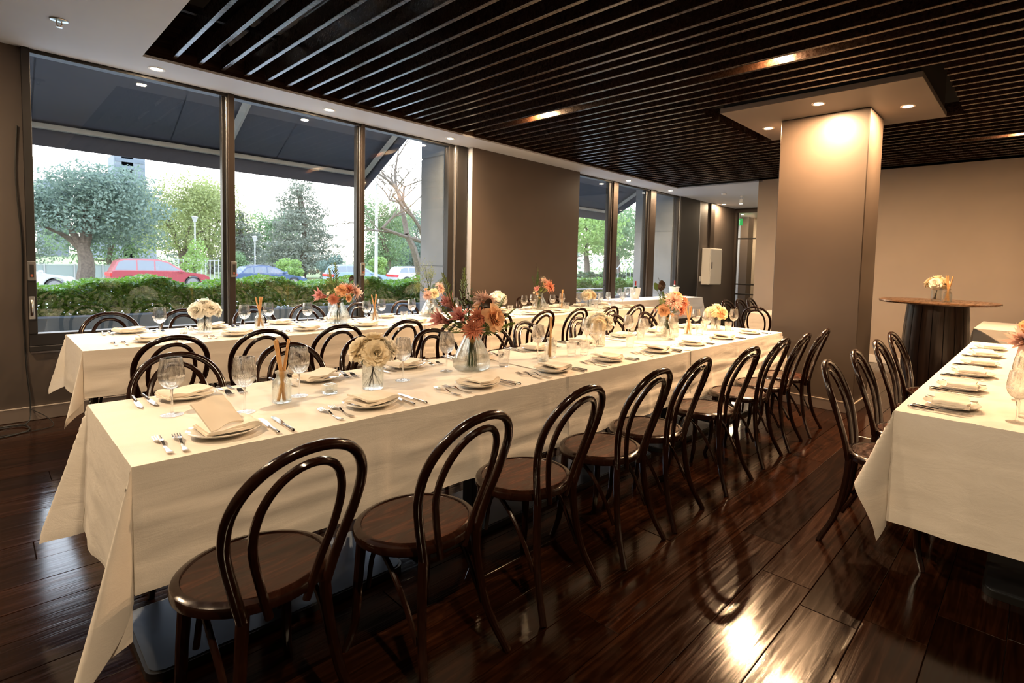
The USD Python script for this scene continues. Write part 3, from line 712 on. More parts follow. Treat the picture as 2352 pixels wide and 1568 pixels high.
# ------------------------------------------------------------------ chairs
def build_chair(t):
    S = 8
    def arch(w0, w1, zs, zm, zt, y0, n=56):
        """A bent hoop: posts that spread upwards into an elliptical top, all leaning back more and more."""
        yy = lambda z: y0 - .10 * (z - .42) - (.485 if y0 > -.185 else .50) * (z - .42) ** 2
        side = [(-w0, zs), (-w0 - .45 * (w1 - w0), zs + .38 * (zm - zs)), (-w0 - .90 * (w1 - w0), zs + .76 * (zm - zs))]
        cap = [(-w1 * math.copysign(abs(math.cos(a)) ** .92, math.cos(a)), zm + (zt - zm) * math.sin(a) ** .94) for a in np.linspace(0, PI, 17)]
        return spline([(x, yy(z), z) for x, z in side + cap + [(-x, z) for x, z in side[::-1]]], n)
    obj('back_hoop', tube(arch(.112, .176, .42, .70, .880, -.180), .0148, 12), 'chair_wood', t)
    obj('inner_hoop', tube(arch(.050, .112, .402, .67, .838, -.191), .0115, 10), 'chair_wood', t)
    obj('seat', lathe([(0, .425), (.150, .425), (.196, .423), (.205, .430), (.207, .445), (.203, .455), (.192, .461), (.182, .462), (.180, .456), (0, .4545)], 56), 'chair_wood', t)
    obj('seat_panel', lathe([(.1795, .4572), (.172, .4585), (.10, .4570), (0, .4560)], 56), 'seat_wood', t)
    for s in (-1, 1):
        obj('leg', tube(spline([(s * .135, .115, .43), (s * .146, .122, .24), (s * .152, .130, .10), (s * .172, .156, 0)], 12), np.linspace(.0185, .0125, 12), 10), 'chair_wood', t)
    for s in (-1, 1):
        obj('leg', tube(spline([(s * .110, -.178, .43), (s * .118, -.184, .32), (s * .140, -.215, .15), (s * .178, -.282, 0)], 12), np.linspace(.0165, .0135, 12), 10), 'chair_wood', t)
    for s in (-1, 1):
        obj('brace', tube(spline([(s * .128, .085, .418), (s * .135, .02, .405), (s * .142, -.07, .345), (s * .140, -.14, .25), (s * .140, -.19, .16)], 14), .0092, 8), 'chair_wood', t)
    obj('brace', tube(spline([(-.118, .105, .22), (-.095, .10, .35), (0, .098, .412), (.095, .10, .35), (.118, .105, .22)], 18), .0088, 8), 'chair_wood', t)


def chair(x, y, deg, label, group):
    place('chair', build_chair, 'bentwood_chair', label, 'chair', (x, y, 0), (0, 0, deg), group)


for i, (x, y, a) in enumerate([(.522, 1.650, 6), (1.006, 1.572, 5.5), (1.547, 1.595, 3), (2.075, 1.595, 2), (2.51, 1.61, 5), (3.15, 1.60, -1), (3.74, 1.62, 1), (4.19, 1.62, 5), (4.68, 1.62, 4)]):
    chair(x, y, a, 'dark bentwood chair on the aisle side of the front table, %s from the left' % ORD[i], 'aisle chairs of the front table')
for i, (x, y, a) in enumerate([(.600, 2.670, 178), (1.115, 2.685, 181), (1.57, 2.690, 183), (2.06, 2.760, 177), (2.56, 2.730, 180), (2.98, 2.760, 186), (3.60, 2.730, 180), (4.12, 2.750, 178), (4.66, 2.730, 183)]):
    chair(x, y, a, 'dark bentwood chair on the far side of the front table, %s from the left' % ORD[i], 'far-side chairs of the front table')
for i, (x, y, a) in enumerate([(.74, 3.955, 0), (1.205, 3.975, 3), (1.72, 3.955, -2), (2.25, 4.005, 2), (2.76, 3.985, 0), (3.28, 4.045, -3), (3.84, 4.025, 2), (4.42, 4.055, 0), (4.96, 4.025, 2), (5.55, 4.045, -2), (6.1, 4.045, 0)]):
    chair(x, y, a, 'dark bentwood chair on the near side of the window table, %s from the left' % ORD[i], 'near-side chairs of the window table')
for i, (x, y, a) in enumerate([(.67, 5.000, 180), (1.165, 5.050, 182), (1.70, 5.120, 178), (2.20, 5.150, 180), (2.76, 5.120, 184), (3.30, 5.170, 180), (3.9, 5.170, 178), (4.55, 5.150, 180), (5.2, 5.150, 182), (5.85, 5.150, 180)]):
    chair(x, y, a, 'dark bentwood chair between the window table and the windows, %s from the left' % ORD[i], 'window-side chairs of the window table')
for i, (x, y, a) in enumerate([(3.02, 0.495, 184), (3.56, 0.490, 183), (4.22, 0.510, 181), (4.90, 0.550, 178)]):
    chair(x, y, a, 'dark bentwood chair at the right-hand table, %s from the front' % ORD[i], 'chairs of the right-hand table')
for i, (x, y, a) in enumerate([(7.62, 3.25, 172), (8.18, 3.28, 176), (8.72, 3.32, 180)]):
    chair(x, y, a, 'dark bentwood chair in a row beside the white end wall, %s from the left' % ORD[i], 'chairs by the white end wall')
chair(7.06, 2.78, -82, 'dark bentwood chair left of the small table behind the column', None)

# ------------------------------------------------------------------ tables and cloths
def build_table(W, D, name='table'):
    def b(t):
        obj('tabletop', box(-W / 2, W / 2, -D / 2, D / 2, .715, .742, .006), 'base_black', t)
        pl = extrude(sbox(-.40, -.27, .40, .07).buffer(.05, 6), .028); obj('base_plate', pl, 'base_black', t)
        obj('base_cover', (lambda m: (m.apply_translation((0, 0, .0282)), m)[1])(extrude(sbox(-.395, -.265, .395, .065).buffer(.045, 6), .003)), 'base_steel', t)
        obj('pedestal', box(-.045, .045, -.145, -.055, .03, .70, .006), 'base_black', t)
        obj('top_spider', MB().add(box(-.35, .35, -.13, -.07, .69, .7145)).add(box(-.03, .03, -.33, .33, .69, .7145)), 'base_black', t)
    return b


def cloth_mesh(x0, x1, y0, y1, z, oh, seed, flare=.045, fold=.20, res=.024, swing=1.0, at=45):
    """A cloth over the box top x0..x1, y0..y1, hanging over by oh = (left, right, near, far)."""
    r = np.random.RandomState(seed); l, rr, n, f = oh
    def axis(a, b, da, db):
        out = [np.linspace(a, b, max(3, int((b - a) / res)))]
        if da > 0: out.insert(0, (a - np.append(da * np.linspace(1, 0, max(4, int(da / .018)) + 1)[:-1], [.012, .006, .002])))
        if db > 0: out.append(b + np.append([.002, .006, .012], db * np.linspace(0, 1, max(4, int(db / .018)) + 1)[1:]))
        return np.concatenate(out)
    us, vs = axis(x0, x1, l, rr), axis(y0, y1, n, f)
    U, V = np.meshgrid(us, vs, indexing='ij')
    dx = np.maximum(np.maximum(x0 - U, U - x1), 0); dy = np.maximum(np.maximum(y0 - V, V - y1), 0)
    sx, sy = np.where(U < x0, -1, 1), np.where(V < y0, -1, 1)
    R = np.hypot(dx, dy); phi = np.arctan2(dy, dx)
    cx, cy = np.clip(U, x0, x1), np.clip(V, y0, y1)
    corner = (dx > 0) & (dy > 0)
    ohx, ohy = np.where(U < x0, l, rr), np.where(V < y0, n, f)
    oh_ = np.where(corner, np.hypot(ohx, ohy) * .8, np.maximum(np.where(dx > 0, ohx, 0), np.where(dy > 0, ohy, 0))) + 1e-6
    t = np.where(dx > 0, V - y0, U - x0)
    ph = r.uniform(0, 6.28, 6)
    # folds of the hanging sides: swell towards the hem, and fade out near the corners
    rip = np.sin(t * 9.5 + ph[0]) * .55 + np.sin(t * 21 + ph[1]) * .28 + np.sin(t * 4.1 + ph[2]) * .5
    edge = np.minimum(np.where(dx > 0, np.minimum(V - y0, y1 - V), 1), np.where(dy > 0, np.minimum(U - x0, x1 - U), 1))
    fade = np.clip(edge / .22, 0, 1) ** 1.5
    q = np.clip(R / oh_, 0, 1.4)
    s = flare * (.6 + .4 * q) + .035 * rip * q * fade
    pk = fold * np.exp(-((phi - math.radians(at) - (.18 * np.sin(ph[3]) if swing == 1 else 0)) / .30) ** 2) - .10 * np.exp(-((phi - .25) / .13) ** 2) - .10 * np.exp(-((phi - 1.32) / .13) ** 2)
    s = np.clip(np.where(corner, s + pk, s), .01, .75)
    out = R * s; drop = R * np.sqrt(1 - s * s)
    phi = np.where(corner, PI / 2 * (phi / (PI / 2)) ** swing, phi)
    X = cx + sx * np.cos(phi) * out * (R > 0); Y = cy + sy * np.sin(phi) * out * (R > 0)
    rad = .020                                    # soft edge
    Z = z - np.where(drop < rad, drop ** 2 / (2 * rad), drop - rad / 2)
    P = np.stack([X, Y, Z], -1)
    S1, S2 = np.where(dx > 0, V, U), np.where(dx > 0, dx, np.where(dy > 0, dy, V))
    wr = (meshkit.fbm(np.stack([S1 * 3.0 + S2 * 2.5, S2 * 21, np.zeros_like(U)], -1), 3, seed) - .5)
    hang = np.clip((R - .03) / .12, 0, 1)
    wa = np.where(corner, .3, 1.0) * hang
    P[..., 0] += np.where(dx > 0, sx, 0) * wr * .008 * wa; P[..., 1] += np.where(dy > 0, sy, 0) * wr * .024 * wa
    # pressed-in creases where the cloth had been folded
    cr = np.zeros_like(U)
    for c in np.arange(us[0] + .31, us[-1], .47): cr += np.exp(-((U - c) / .014) ** 2)
    for c in np.arange(vs[0] + .20, vs[-1], .40): cr += np.exp(-((V - c) / .014) ** 2)
    P[..., 2] += np.where(R > 0, 0, .0012 + .0026 * wr + .0028 * cr)
    P[..., 0] += np.where(dx > 0, sx * cr * .003 * hang * ~corner, 0); P[..., 1] += np.where(dy > 0, sy * cr * .0055 * hang * ~corner, 0)
    a, b = U.shape; i = np.arange(a - 1)[:, None] * b + np.arange(b - 1); F = np.stack([i, i + b, i + b + 1, i + 1], -1).reshape(-1, 4)
    return trimesh.Trimesh(P.reshape(-1, 3), np.vstack([F[:, [0, 1, 2]], F[:, [0, 2, 3]]]), process=False)


def tablecloth(label, x0, x1, y0, y1, z, oh, seed, m='linen', group=None, **kw):
    return single('tablecloth', cloth_mesh(x0, x1, y0, y1, z, oh, seed, **kw), m, label, 'tablecloth', group, smooth=75)


T1 = (.275, 5.255, 1.863, 2.753); T2 = (.412, 6.80, 4.27, 5.20); T4 = (2.705, 6.2, -.46, .452)
for i in range(5): place('t1', build_table(.985, .872), 'dining_table', 'pedestal table under the front white cloths, %s from the left' % ORD[i], 'table', (.275 + .498 + .996 * i, 2.308, 0))
for i in range(6): place('t2', build_table(1.05, .91), 'dining_table', 'pedestal table under the cloths of the window table, %s from the left' % ORD[i], 'table', (.412 + .533 + 1.064 * i, 4.735, 0))
for i in range(3): place('t4', build_table(1.15, .89), 'dining_table', 'pedestal table under the right-hand cloth, %s from the front' % ORD[i], 'table', (2.705 + .583 + 1.165 * i, -.004, 0))
tablecloth('cream tablecloth over the near left end of the front table', T1[0], 2.20, T1[2], T1[3], .7500, (.50, 0, .375, .284), 11, fold=.26)
tablecloth('cream tablecloth over the middle of the front table', 2.12, 3.62, T1[2] - .004, T1[3] + .004, .7530, (0, 0, .36, .284), 12)
tablecloth('cream tablecloth over the far right end of the front table', 3.45, T1[1], T1[2] - .008, T1[3] + .008, .7565, (0, .42, .37, .284), 13)
tablecloth('cream tablecloth over the left end of the window table', T2[0], 2.9, T2[2], T2[3], .7500, (.36, 0, .30, .284), 21, fold=.26)
tablecloth('cream tablecloth over the middle of the window table', 2.8, 4.9, T2[2] - .004, T2[3] + .004, .7530, (0, 0, .32, .284), 22)
tablecloth('cream tablecloth over the far end of the window table', 4.8, T2[1], T2[2] - .008, T2[3] + .008, .7565, (0, .36, .32, .284), 23)
tablecloth('cream tablecloth over the right-hand table, its corner hanging low', T4[0], T4[1], T4[2], T4[3], .7500, (.50, .3, .36, .30), 31, fold=.46, flare=.06, swing=1.9, at=52)

tt = thing('service_table', 'long side table under a white cloth below the far window', 'table', (8.62, 5.50, 0))
obj('tabletop', box(-1.44, 1.44, -.28, .28, .735, .762, .005), 'base_black', tt)
for sx_ in (-1.35, 1.35):
    for sy_ in (-.22, .22): obj('leg', tube([(sx_, sy_, 0), (sx_, sy_, .735)], .02, 8), 'base_black', tt)
tablecloth('white cloth over the side table that holds the ice buckets', 7.17, 10.07, 5.21, 5.79, .770, (.40, .40, .40, .12), 41, 'white_linen')
tt = thing('small_table', 'small dining table mostly hidden behind the column', 'table', (7.75, 2.72, 0))
obj('tabletop', box(-.40, .40, -.35, .35, .715, .742, .005), 'base_black', tt); obj('pedestal', box(-.04, .04, -.04, .04, .03, .715), 'base_black', tt); obj('base_plate', box(-.28, .28, -.28, .28, 0, .03, .01), 'base_black', tt)
tablecloth('cream cloth over the small table behind the column', 7.33, 8.17, 2.36, 3.08, .750, (.40, .3, .3, .3), 42)
tt = thing('back_table', 'dining table in front of the far wall at the right edge', 'table', (8.10, -.37, 0))
obj('tabletop', box(-.64, .64, -.90, .90, .735, .765, .005), 'base_black', tt); obj('pedestal', box(-.04, .04, -.04, .04, .03, .735), 'base_black', tt); obj('base_plate', box(-.3, .3, -.3, .3, 0, .03, .01), 'base_black', tt)
tablecloth('rumpled cream cloth over the back table by the far wall', 7.45, 8.75, -1.28, .54, .775, (.45, .3, .4, .40), 43, flare=.12)

# ------------------------------------------------------------------ high table of staves
ht = thing('high_table', 'round high table on a dark barrel base by the far wall', 'table', (6.72, .80, 0))
obj('tabletop', lathe([(0, 1.06), (.50, 1.06), (.525, 1.066), (.53, 1.076), (.525, 1.087), (.51, 1.092), (0, 1.092)], 72), 'table_wood', ht)
NS = 18
for k in range(NS):
    a0, a1 = 2 * PI * k / NS + .012, 2 * PI * (k + 1) / NS - .012
    def st(u, v, a0=a0, a1=a1):
        z = .02 + v * 1.035; rr = .265 + .03 * np.sin(PI * v); a = a0 + (a1 - a0) * u; rr = rr + .004 * np.sin(PI * u)
        return rr * np.cos(a), rr * np.sin(a), z
    s_ = MB().add(grid(st, 3, 8)); obj('stave', s_, 'barrel_wood', ht)
obj('barrel_core', lathe([(0, 0), (.25, 0), (.265, .3), (.28, .55), (.265, .8), (.25, 1.05), (0, 1.05)], 32), 'void_black', ht)
obj('barrel_foot', lathe([(.245, 0), (.28, 0), (.283, .05), (.265, .06)], 36), 'barrel_wood', ht)

# ------------------------------------------------------------------ table ware
def build_plate(t):
    obj('plate_dish', lathe([(0, .004), (.042, .004), (.045, 0), (.053, 0), (.056, .004), (.088, .0095), (.1075, .019), (.1090, .0212), (.1068, .0222), (.086, .0135), (.064, .0088), (0, .0085)], 56), 'porcelain', t)


def napkin_layer(W, L, z, seed, roll=.010, lift=0.0, th=.0055):
    """One folded cloth pad: rounded fold on the right, open edges at the left."""
    n = 30
    def fn(u, v):
        x = -W / 2 + W * u; y = -L / 2 + L * v
        wv = .0022 * np.sin(7 * u + seed) * np.sin(4 * v + 2 * seed) + .0012 * np.sin(15 * u * v + seed)
        return x, y + .006 * np.sin(6 * u + seed), z + wv
    top = grid(lambda u, v: (lambda a: (a[0], a[1], a[2] + th + lift * np.clip((.45 - u) / .45, 0, 1) ** 1.4 * (.6 + .4 * v) + roll * np.clip((u - .6) / .4, 0, 1) * np.sin(PI * np.clip((u - .6) / .4, 0, 1)) ** .7))(fn(u, v)), n, 14)
    bot = grid(lambda u, v: (lambda a: (a[0], a[1], a[2] + lift * np.clip((.45 - u) / .45, 0, 1) ** 1.4 * (.6 + .4 * v) - .001))(fn(u, v)), n, 14)
    V = np.vstack([top.vertices, bot.vertices]); N = len(top.vertices); F = [top.faces, bot.faces[:, ::-1] + N]
    b = 15; ring = list(range(0, n * b + 1, b)) + list(range(n * b + 1, n * b + b)) + list(range((n - 1) * b + b - 1, b - 2, -b)) + list(range(b - 2, 0, -1))
    q = [];
    for i in range(len(ring)):
        a, c = ring[i], ring[(i + 1) % len(ring)]; q += [(a, a + N, c + N), (a, c + N, c)]
    return trimesh.Trimesh(V, np.vstack(F + [np.array(q)]), process=False)


def build_napkin(v):
    def b(t):
        Wn, Ln = (.165, .130)
        obj('folded_layer', napkin_layer(Wn, Ln, .001, 1 + v, .006, 0, .0075), 'napkin_cloth', t, smooth=60)
        obj('folded_layer', napkin_layer(Wn * .96, Ln * .97, .0098, 2.7 + v, .013, [.012, .0, .020][v], .0065), 'napkin_cloth', t, smooth=60)
        if v == 1:
            m = napkin_layer(.118, .118, 0, 4.1, .004, 0, .0045); m.vertices[:, 1] += .055; m.apply_transform(rot((1, 0, 0), 40)); m.apply_transform(rot((0, 0, 1), 22, (-.022, -.045, .0255))); obj('raised_flap', m, 'napkin_cloth', t, smooth=60)
    return b


def bend(m, fn):
    v = m.vertices.copy(); v[:, 2] += fn(v[:, 1]); m.vertices = v; return m


def strip(ys, ws, zs, th, x0=0.0):
    """A thick ribbon along y: half width ws, height zs, thickness th."""
    n = len(ys); V = np.concatenate([np.stack([np.full(n, x0) + s * np.asarray(ws), np.asarray(ys), np.asarray(zs) + t], 1) for s, t in ((-1, 0), (1, 0), (1, th), (-1, th))]); F = []
    for i in range(n - 1):
        for k in range(4):
            a_, b_ = k * n + i, ((k + 1) % 4) * n + i; F += [(a_, b_, b_ + 1), (a_, b_ + 1, a_ + 1)]
    F += [(0, 2 * n, n), (0, 3 * n, 2 * n), (n - 1, 2 * n - 1, 3 * n - 1), (n - 1, 3 * n - 1, 4 * n - 1)]
    return trimesh.Trimesh(V, np.array(F), process=False)


def fork_mesh():
    zf = lambda y: .012 * np.exp(-((y - .122) / .030) ** 2) + .004 * np.clip((.04 - y) / .04, 0, 1) ** 2 + .005 * np.clip((y - .165) / .035, 0, 1)
    y = np.linspace(0, .158, 30); w = np.interp(y, [0, .006, .03, .075, .10, .122, .140, .158], [.0055, .0085, .0065, .0034, .0032, .0052, .0112, .0122])
    m = MB().add(strip(y, w, zf(y), .0022)); yt = np.linspace(.1575, .200, 10)
    for x in (-.0101, -.0034, .0034, .0101): m.add(strip(yt, np.interp(yt, [.157, .17, .2], [.0024, .0020, .0013]), zf(yt), .0020, x))
    return m.mesh()


def build_fork(t):
    m = fork_mesh(); m.apply_translation((0, -.10, .0005)); obj('fork_body', m, 'cutlery_steel', t, smooth=50)


def build_knife(t):
    b = extrude(Polygon([(-.007, .10), (.006, .10), (.009, .125), (.0105, .17), (.008, .205), (0, .225), (-.005, .215), (-.007, .19)]).buffer(.0006), .0016); b.apply_translation((0, -.112, .004)); obj('blade', b, 'cutlery_steel', t, smooth=50)
    h = tube([(0, -.112, .006), (0, -.107, .0065), (0, -.09, .0065), (0, -.04, .0055), (0, -.012, .005)], [.004, .0066, .0066, .0055, .0045], 10); obj('handle', h, 'cutlery_steel', t, smooth=60)


def bent_text(s, height, R, zc, ang, mirror=False):
    m = meshkit.text_mesh(s, height, .0006, True); v = m.vertices.copy(); v[:, 0] -= (v[:, 0].min() + v[:, 0].max()) / 2
    if mirror: v[:, 0] *= -1
    m = trimesh.Trimesh(v, m.faces, process=False).subdivide(); v = m.vertices
    a = math.radians(ang) + v[:, 0] / R; rr = R + v[:, 2] + .0004; m.vertices = np.stack([rr * np.cos(a), rr * np.sin(a), zc + v[:, 1]], 1); return m


def build_wineglass(t):
    obj('bowl', lathe([(.0045, .097), (.012, .099), (.026, .108), (.037, .124), (.0415, .143), (.041, .165), (.0365, .195), (.0335, .213), (.0325, .213), (.0355, .195), (.0398, .165), (.0402, .143), (.036, .126), (.025, .111), (.012, .1025), (0, .101)], 40), 'wine_glass', t, smooth=60)
    obj('stem', lathe([(.0055, .008), (.0042, .02), (.0036, .05), (.0038, .085), (.0055, .0975)], 16), 'wine_glass', t, smooth=60)
    obj('foot', lathe([(0, 0), (.036, 0), (.0365, .001), (.034, .0022), (.016, .005), (.0055, .0095)], 36), 'wine_glass', t, smooth=60)
    obj('lettering', bent_text('Salute', .0100, .0415, .143, -58), 'lettering_white', t, smooth=False)
    obj('lettering', bent_text('Roccella', .0092, .0415, .143, 122), 'lettering_white', t, smooth=False)


def build_tumbler(t):
    obj('tumbler_wall', lathe([(0, 0), (.0265, 0), (.028, .003), (.0355, .088), (.0362, .092), (.0345, .092), (.0268, .022), (.024, .016), (0, .0145)], 36), 'wine_glass', t, smooth=50)
    obj('lettering', bent_text('R', .021, .0325, .045, 90), 'stem_dark', t, smooth=False)


def build_bottle(t):
    obj('bottle_wall', lathe([(0, .003), (.030, 0), (.036, .004), (.037, .012), (.037, .078), (.034, .090), (.024, .102), (.021, .108), (.021, .120), (.0255, .123), (.0255, .131), (.0225, .132), (.019, .128), (.019, .106), (.032, .088), (.0345, .078), (.0345, .010), (0, .007)], 36), 'vase_glass', t, smooth=50)


def build_cylinder_vase(t):
    obj('vase_wall', lathe([(0, 0), (.044, 0), (.047, .004), (.0475, .155), (.0482, .158), (.0455, .158), (.0445, .02), (.04, .014), (0, .012)], 40), 'vase_glass', t, smooth=50)


def build_flask_vase(t):
    obj('vase_wall', lathe([(0, .004), (.06, 0), (.092, .006), (.104, .022), (.105, .045), (.094, .085), (.070, .135), (.048, .175), (.040, .20), (.043, .222), (.046, .226), (.0425, .225), (.0375, .20), (.0455, .174), (.0675, .134), (.0915, .085), (.1025, .045), (.101, .024), (.09, .010), (0, .008)], 48), 'vase_glass', t, smooth=60)


def build_tealight(t):
    a = extrude(sbox(-.02, -.02, .02, .02).buffer(.003), .042).difference if False else None
    ring = sbox(-.022, -.022, .022, .022).buffer(.003).difference(Point(0, 0).buffer(.0185)); m = extrude(ring, .034); m.apply_translation((0, 0, .008)); obj('glass_cube', MB().add(m).add(box(-.025, .025, -.025, .025, 0, .008, .002)), 'vase_glass', t)
    obj('candle', lathe([(0, .008), (.0175, .008), (.0175, .021), (0, .0205)], 20), 'white_plastic', t); obj('wick', tube([(0, 0, .02), (.001, 0, .028)], .0008, 5), 'stem_dark', t)


def build_breadstick(t):
    r = np.random.RandomState(4); p = np.stack([.0025 * np.sin(np.linspace(0, 5, 10)), .002 * np.cos(np.linspace(0, 4, 10)), np.linspace(0, .255, 10)], 1)
    obj('stick', tube(p, .0062 + r.uniform(-.0008, .0008, 10), 8), 'bread', t)


# ------------------------------------------------------------------ flowers
def orient(d, p=(0, 0, 0), spin=0.0):
    d = np.asarray(d, float) / np.linalg.norm(d); a = np.array([1, 0, 0]) if abs(d[2]) > .9 else np.array([0, 0, 1.]); x = np.cross(a, d); x /= np.linalg.norm(x); y = np.cross(d, x)
    M = np.eye(4); c, s = math.cos(spin), math.sin(spin); M[:3, 0] = x * c + y * s; M[:3, 1] = y * c - x * s; M[:3, 2] = d; M[:3, 3] = p; return M


def petal(L, W, tilt, cup=.25, curl=.0, nu=3, nv=2, point=False):
    """A petal from the axis outwards, tilt degrees from upright."""
    def fn(u, v):
        w = W * (np.sin(PI * np.clip(u * .70 + .20, 0, 1)) ** .75 if not point else np.sin(PI * np.clip(u * .75 + .22, 0, 1)) * (1 - u ** 3)); s = (v - .5) * w
        a = math.radians(tilt) * (.55 + .45 * u) + curl * u * u
        ruf = 0 if point else .05 * L * np.sin(v * 9 + W * 400) * u ** 2
        return s, L * u * np.sin(a) + ruf * np.cos(a) - cup * s * s / max(W, 1e-6) * 1.1 * np.cos(a), L * u * np.cos(a) + cup * s * s / max(W, 1e-6) * 1.4 * np.sin(a)
    return grid(fn, nu, nv)


def bloom(R, rings, seed, petal_w=1.0, point=False, cup=.35):
    """rings: (count, tilt, length share, width share)."""
    r = random.Random(seed); m = MB(); th = 0
    for n, tilt, ls, ws in rings:
        for k in range(n):
            th += 2 * PI / n; p = petal(R * ls * r.uniform(.9, 1.1), R * ws * petal_w * r.uniform(.85, 1.15), tilt + r.uniform(-9, 9), cup, r.uniform(-.15, .3), 4 if not point else 3, 4 if not point else 2, point)
            m.add(p, rot((0, 0, 1), math.degrees(th + r.uniform(-.15, .15)), (0, 0, .0)))
        th += .5
    return m.mesh()


PEONY = [(5, 5, .72, .62), (7, 14, .82, .72), (8, 26, .90, .80), (9, 42, .97, .86), (9, 58, 1.02, .9), (9, 76, 1.04, .9), (8, 96, .98, .85)]
ROSE = [(3, 2, .66, .50), (4, 7, .72, .62), (5, 13, .78, .74), (6, 22, .85, .84), (6, 36, .92, .95), (7, 54, 1.0, 1.0), (7, 76, 1.04, 1.0)]
DAHLIA = [(8, 10, .55, .22), (12, 24, .75, .25), (14, 42, .9, .27), (16, 60, 1.0, .27), (16, 78, 1.0, .27), (14, 96, .95, .25)]
PROTEA = [(7, 4, .85, .26), (10, 11, 1.0, .32), (12, 20, 1.1, .34), (12, 30, 1.1, .34)]


def frond(L, leaflets, lw, droop, seed, ll=.28):
    r = random.Random(seed); sp = spline([(0, 0, 0), (0, L * .10, L * .5), (0, L * droop, L * .95)], 10); m = MB().add(tube(sp, np.linspace(.0022, .0008, 10), 4))
    for k in range(leaflets):
        u = .18 + .80 * k / leaflets; i = min(int(u * 9), 8); p = sp[i] + (sp[i + 1] - sp[i]) * (u * 9 - i); tdir = sp[i + 1] - sp[i]; tdir /= np.linalg.norm(tdir)
        l_ = L * ll * (math.sin(PI * (u * .8 + .15)) ** .8)
        for s in (-1, 1):
            q = p + np.array([s * l_ * .85, 0, 0]) + tdir * l_ * .6 + np.array([0, r.uniform(-.1, .1) * l_, -.12 * l_]); mid = (p + q) / 2 + np.array([0, .06 * l_, .05 * l_]); wv = np.cross(q - p, [0, 1, 0]); wv = wv / (np.linalg.norm(wv) + 1e-9) * lw
            m.add((np.array([p, mid - wv, q, mid + wv]), np.array([(0, 1, 2), (0, 2, 3)])))
    return m.mesh()


def sprig(L, pairs, rl, seed):
    r = random.Random(seed); sp = spline([(0, 0, 0), (.02 * L, .05 * L, L * .5), (0, .02 * L, L)], 8); m = MB().add(tube(sp, .0013, 4))
    for k in range(pairs):
        u = .25 + .75 * k / pairs; p = sp[min(int(u * 7), 7)]; a = r.uniform(0, 6.28)
        for s in (0, PI):
            d = np.array([math.cos(a + s), math.sin(a + s), .5]); Mx = orient(d, p, r.uniform(0, 6)); e = rl * (1.1 - .6 * u)
            m.add(grid(lambda uu, v: (e * .75 * np.sin(PI * np.clip(uu, .02, .98)) * (v - .5) * 1.5, .15 * e * np.sin(PI * uu), e * 1.6 * uu), 3, 2), Mx)
    return m.mesh()


def disc_leaf(L, W, seed):
    return grid(lambda u, v: ((v - .5) * W * np.sin(PI * np.clip(u * .9 + .06, 0, 1)) ** .7, .12 * L * np.sin(PI * u) + .25 * W * (v - .5) ** 2, L * u), 5, 3)


def put(t, name, mesh, m, p, d, spin=0.0, label=None):
    o = mesh.copy(); o.apply_transform(orient(d, p, spin)); return obj(name, o, m, t, smooth=80, label=label)


_bl = {}


def cached(key, fn):
    if key not in _bl: _bl[key] = fn()
    return _bl[key]


def white_bunch(mk, seed):
    def b(t):
        r = random.Random(seed); Z = .155
        spots = [(0, 0, 1.0)] + [(math.cos(a), math.sin(a), .42 + .25 * (i % 2)) for i, a in enumerate(np.linspace(0, 2 * PI, 6)[:-1] + seed)]
        st = MB()
        for i, (x, y, z) in enumerate(spots):
            d = np.array([x, y, z]); d /= np.linalg.norm(d); p = np.array([0, 0, Z - .012]) + d * np.array([.066, .066, .064])
            put(t, 'bloom', cached(('peony', i % 3), lambda: bloom(.062, PEONY, 5 + i, 1.0, cup=.5)), mk[i % len(mk)], p, d, r.uniform(0, 6))
            a = r.uniform(0, 6.28); st.add(tube(spline([(math.cos(a) * .030, math.sin(a) * .030, .014), (0, 0, .095), tuple(p)], 8), .0019, 5))
        obj('stems', st, 'stem_dark', t)
        for k in range(7):
            a = 2 * PI * k / 7 + r.random(); put(t, 'leaf', disc_leaf(.06, .035, k), 'leaf_green', (.02 * math.cos(a), .02 * math.sin(a), Z - .012), (math.cos(a), math.sin(a), r.uniform(-.35, .15)), r.uniform(-.4, .4))
    return b


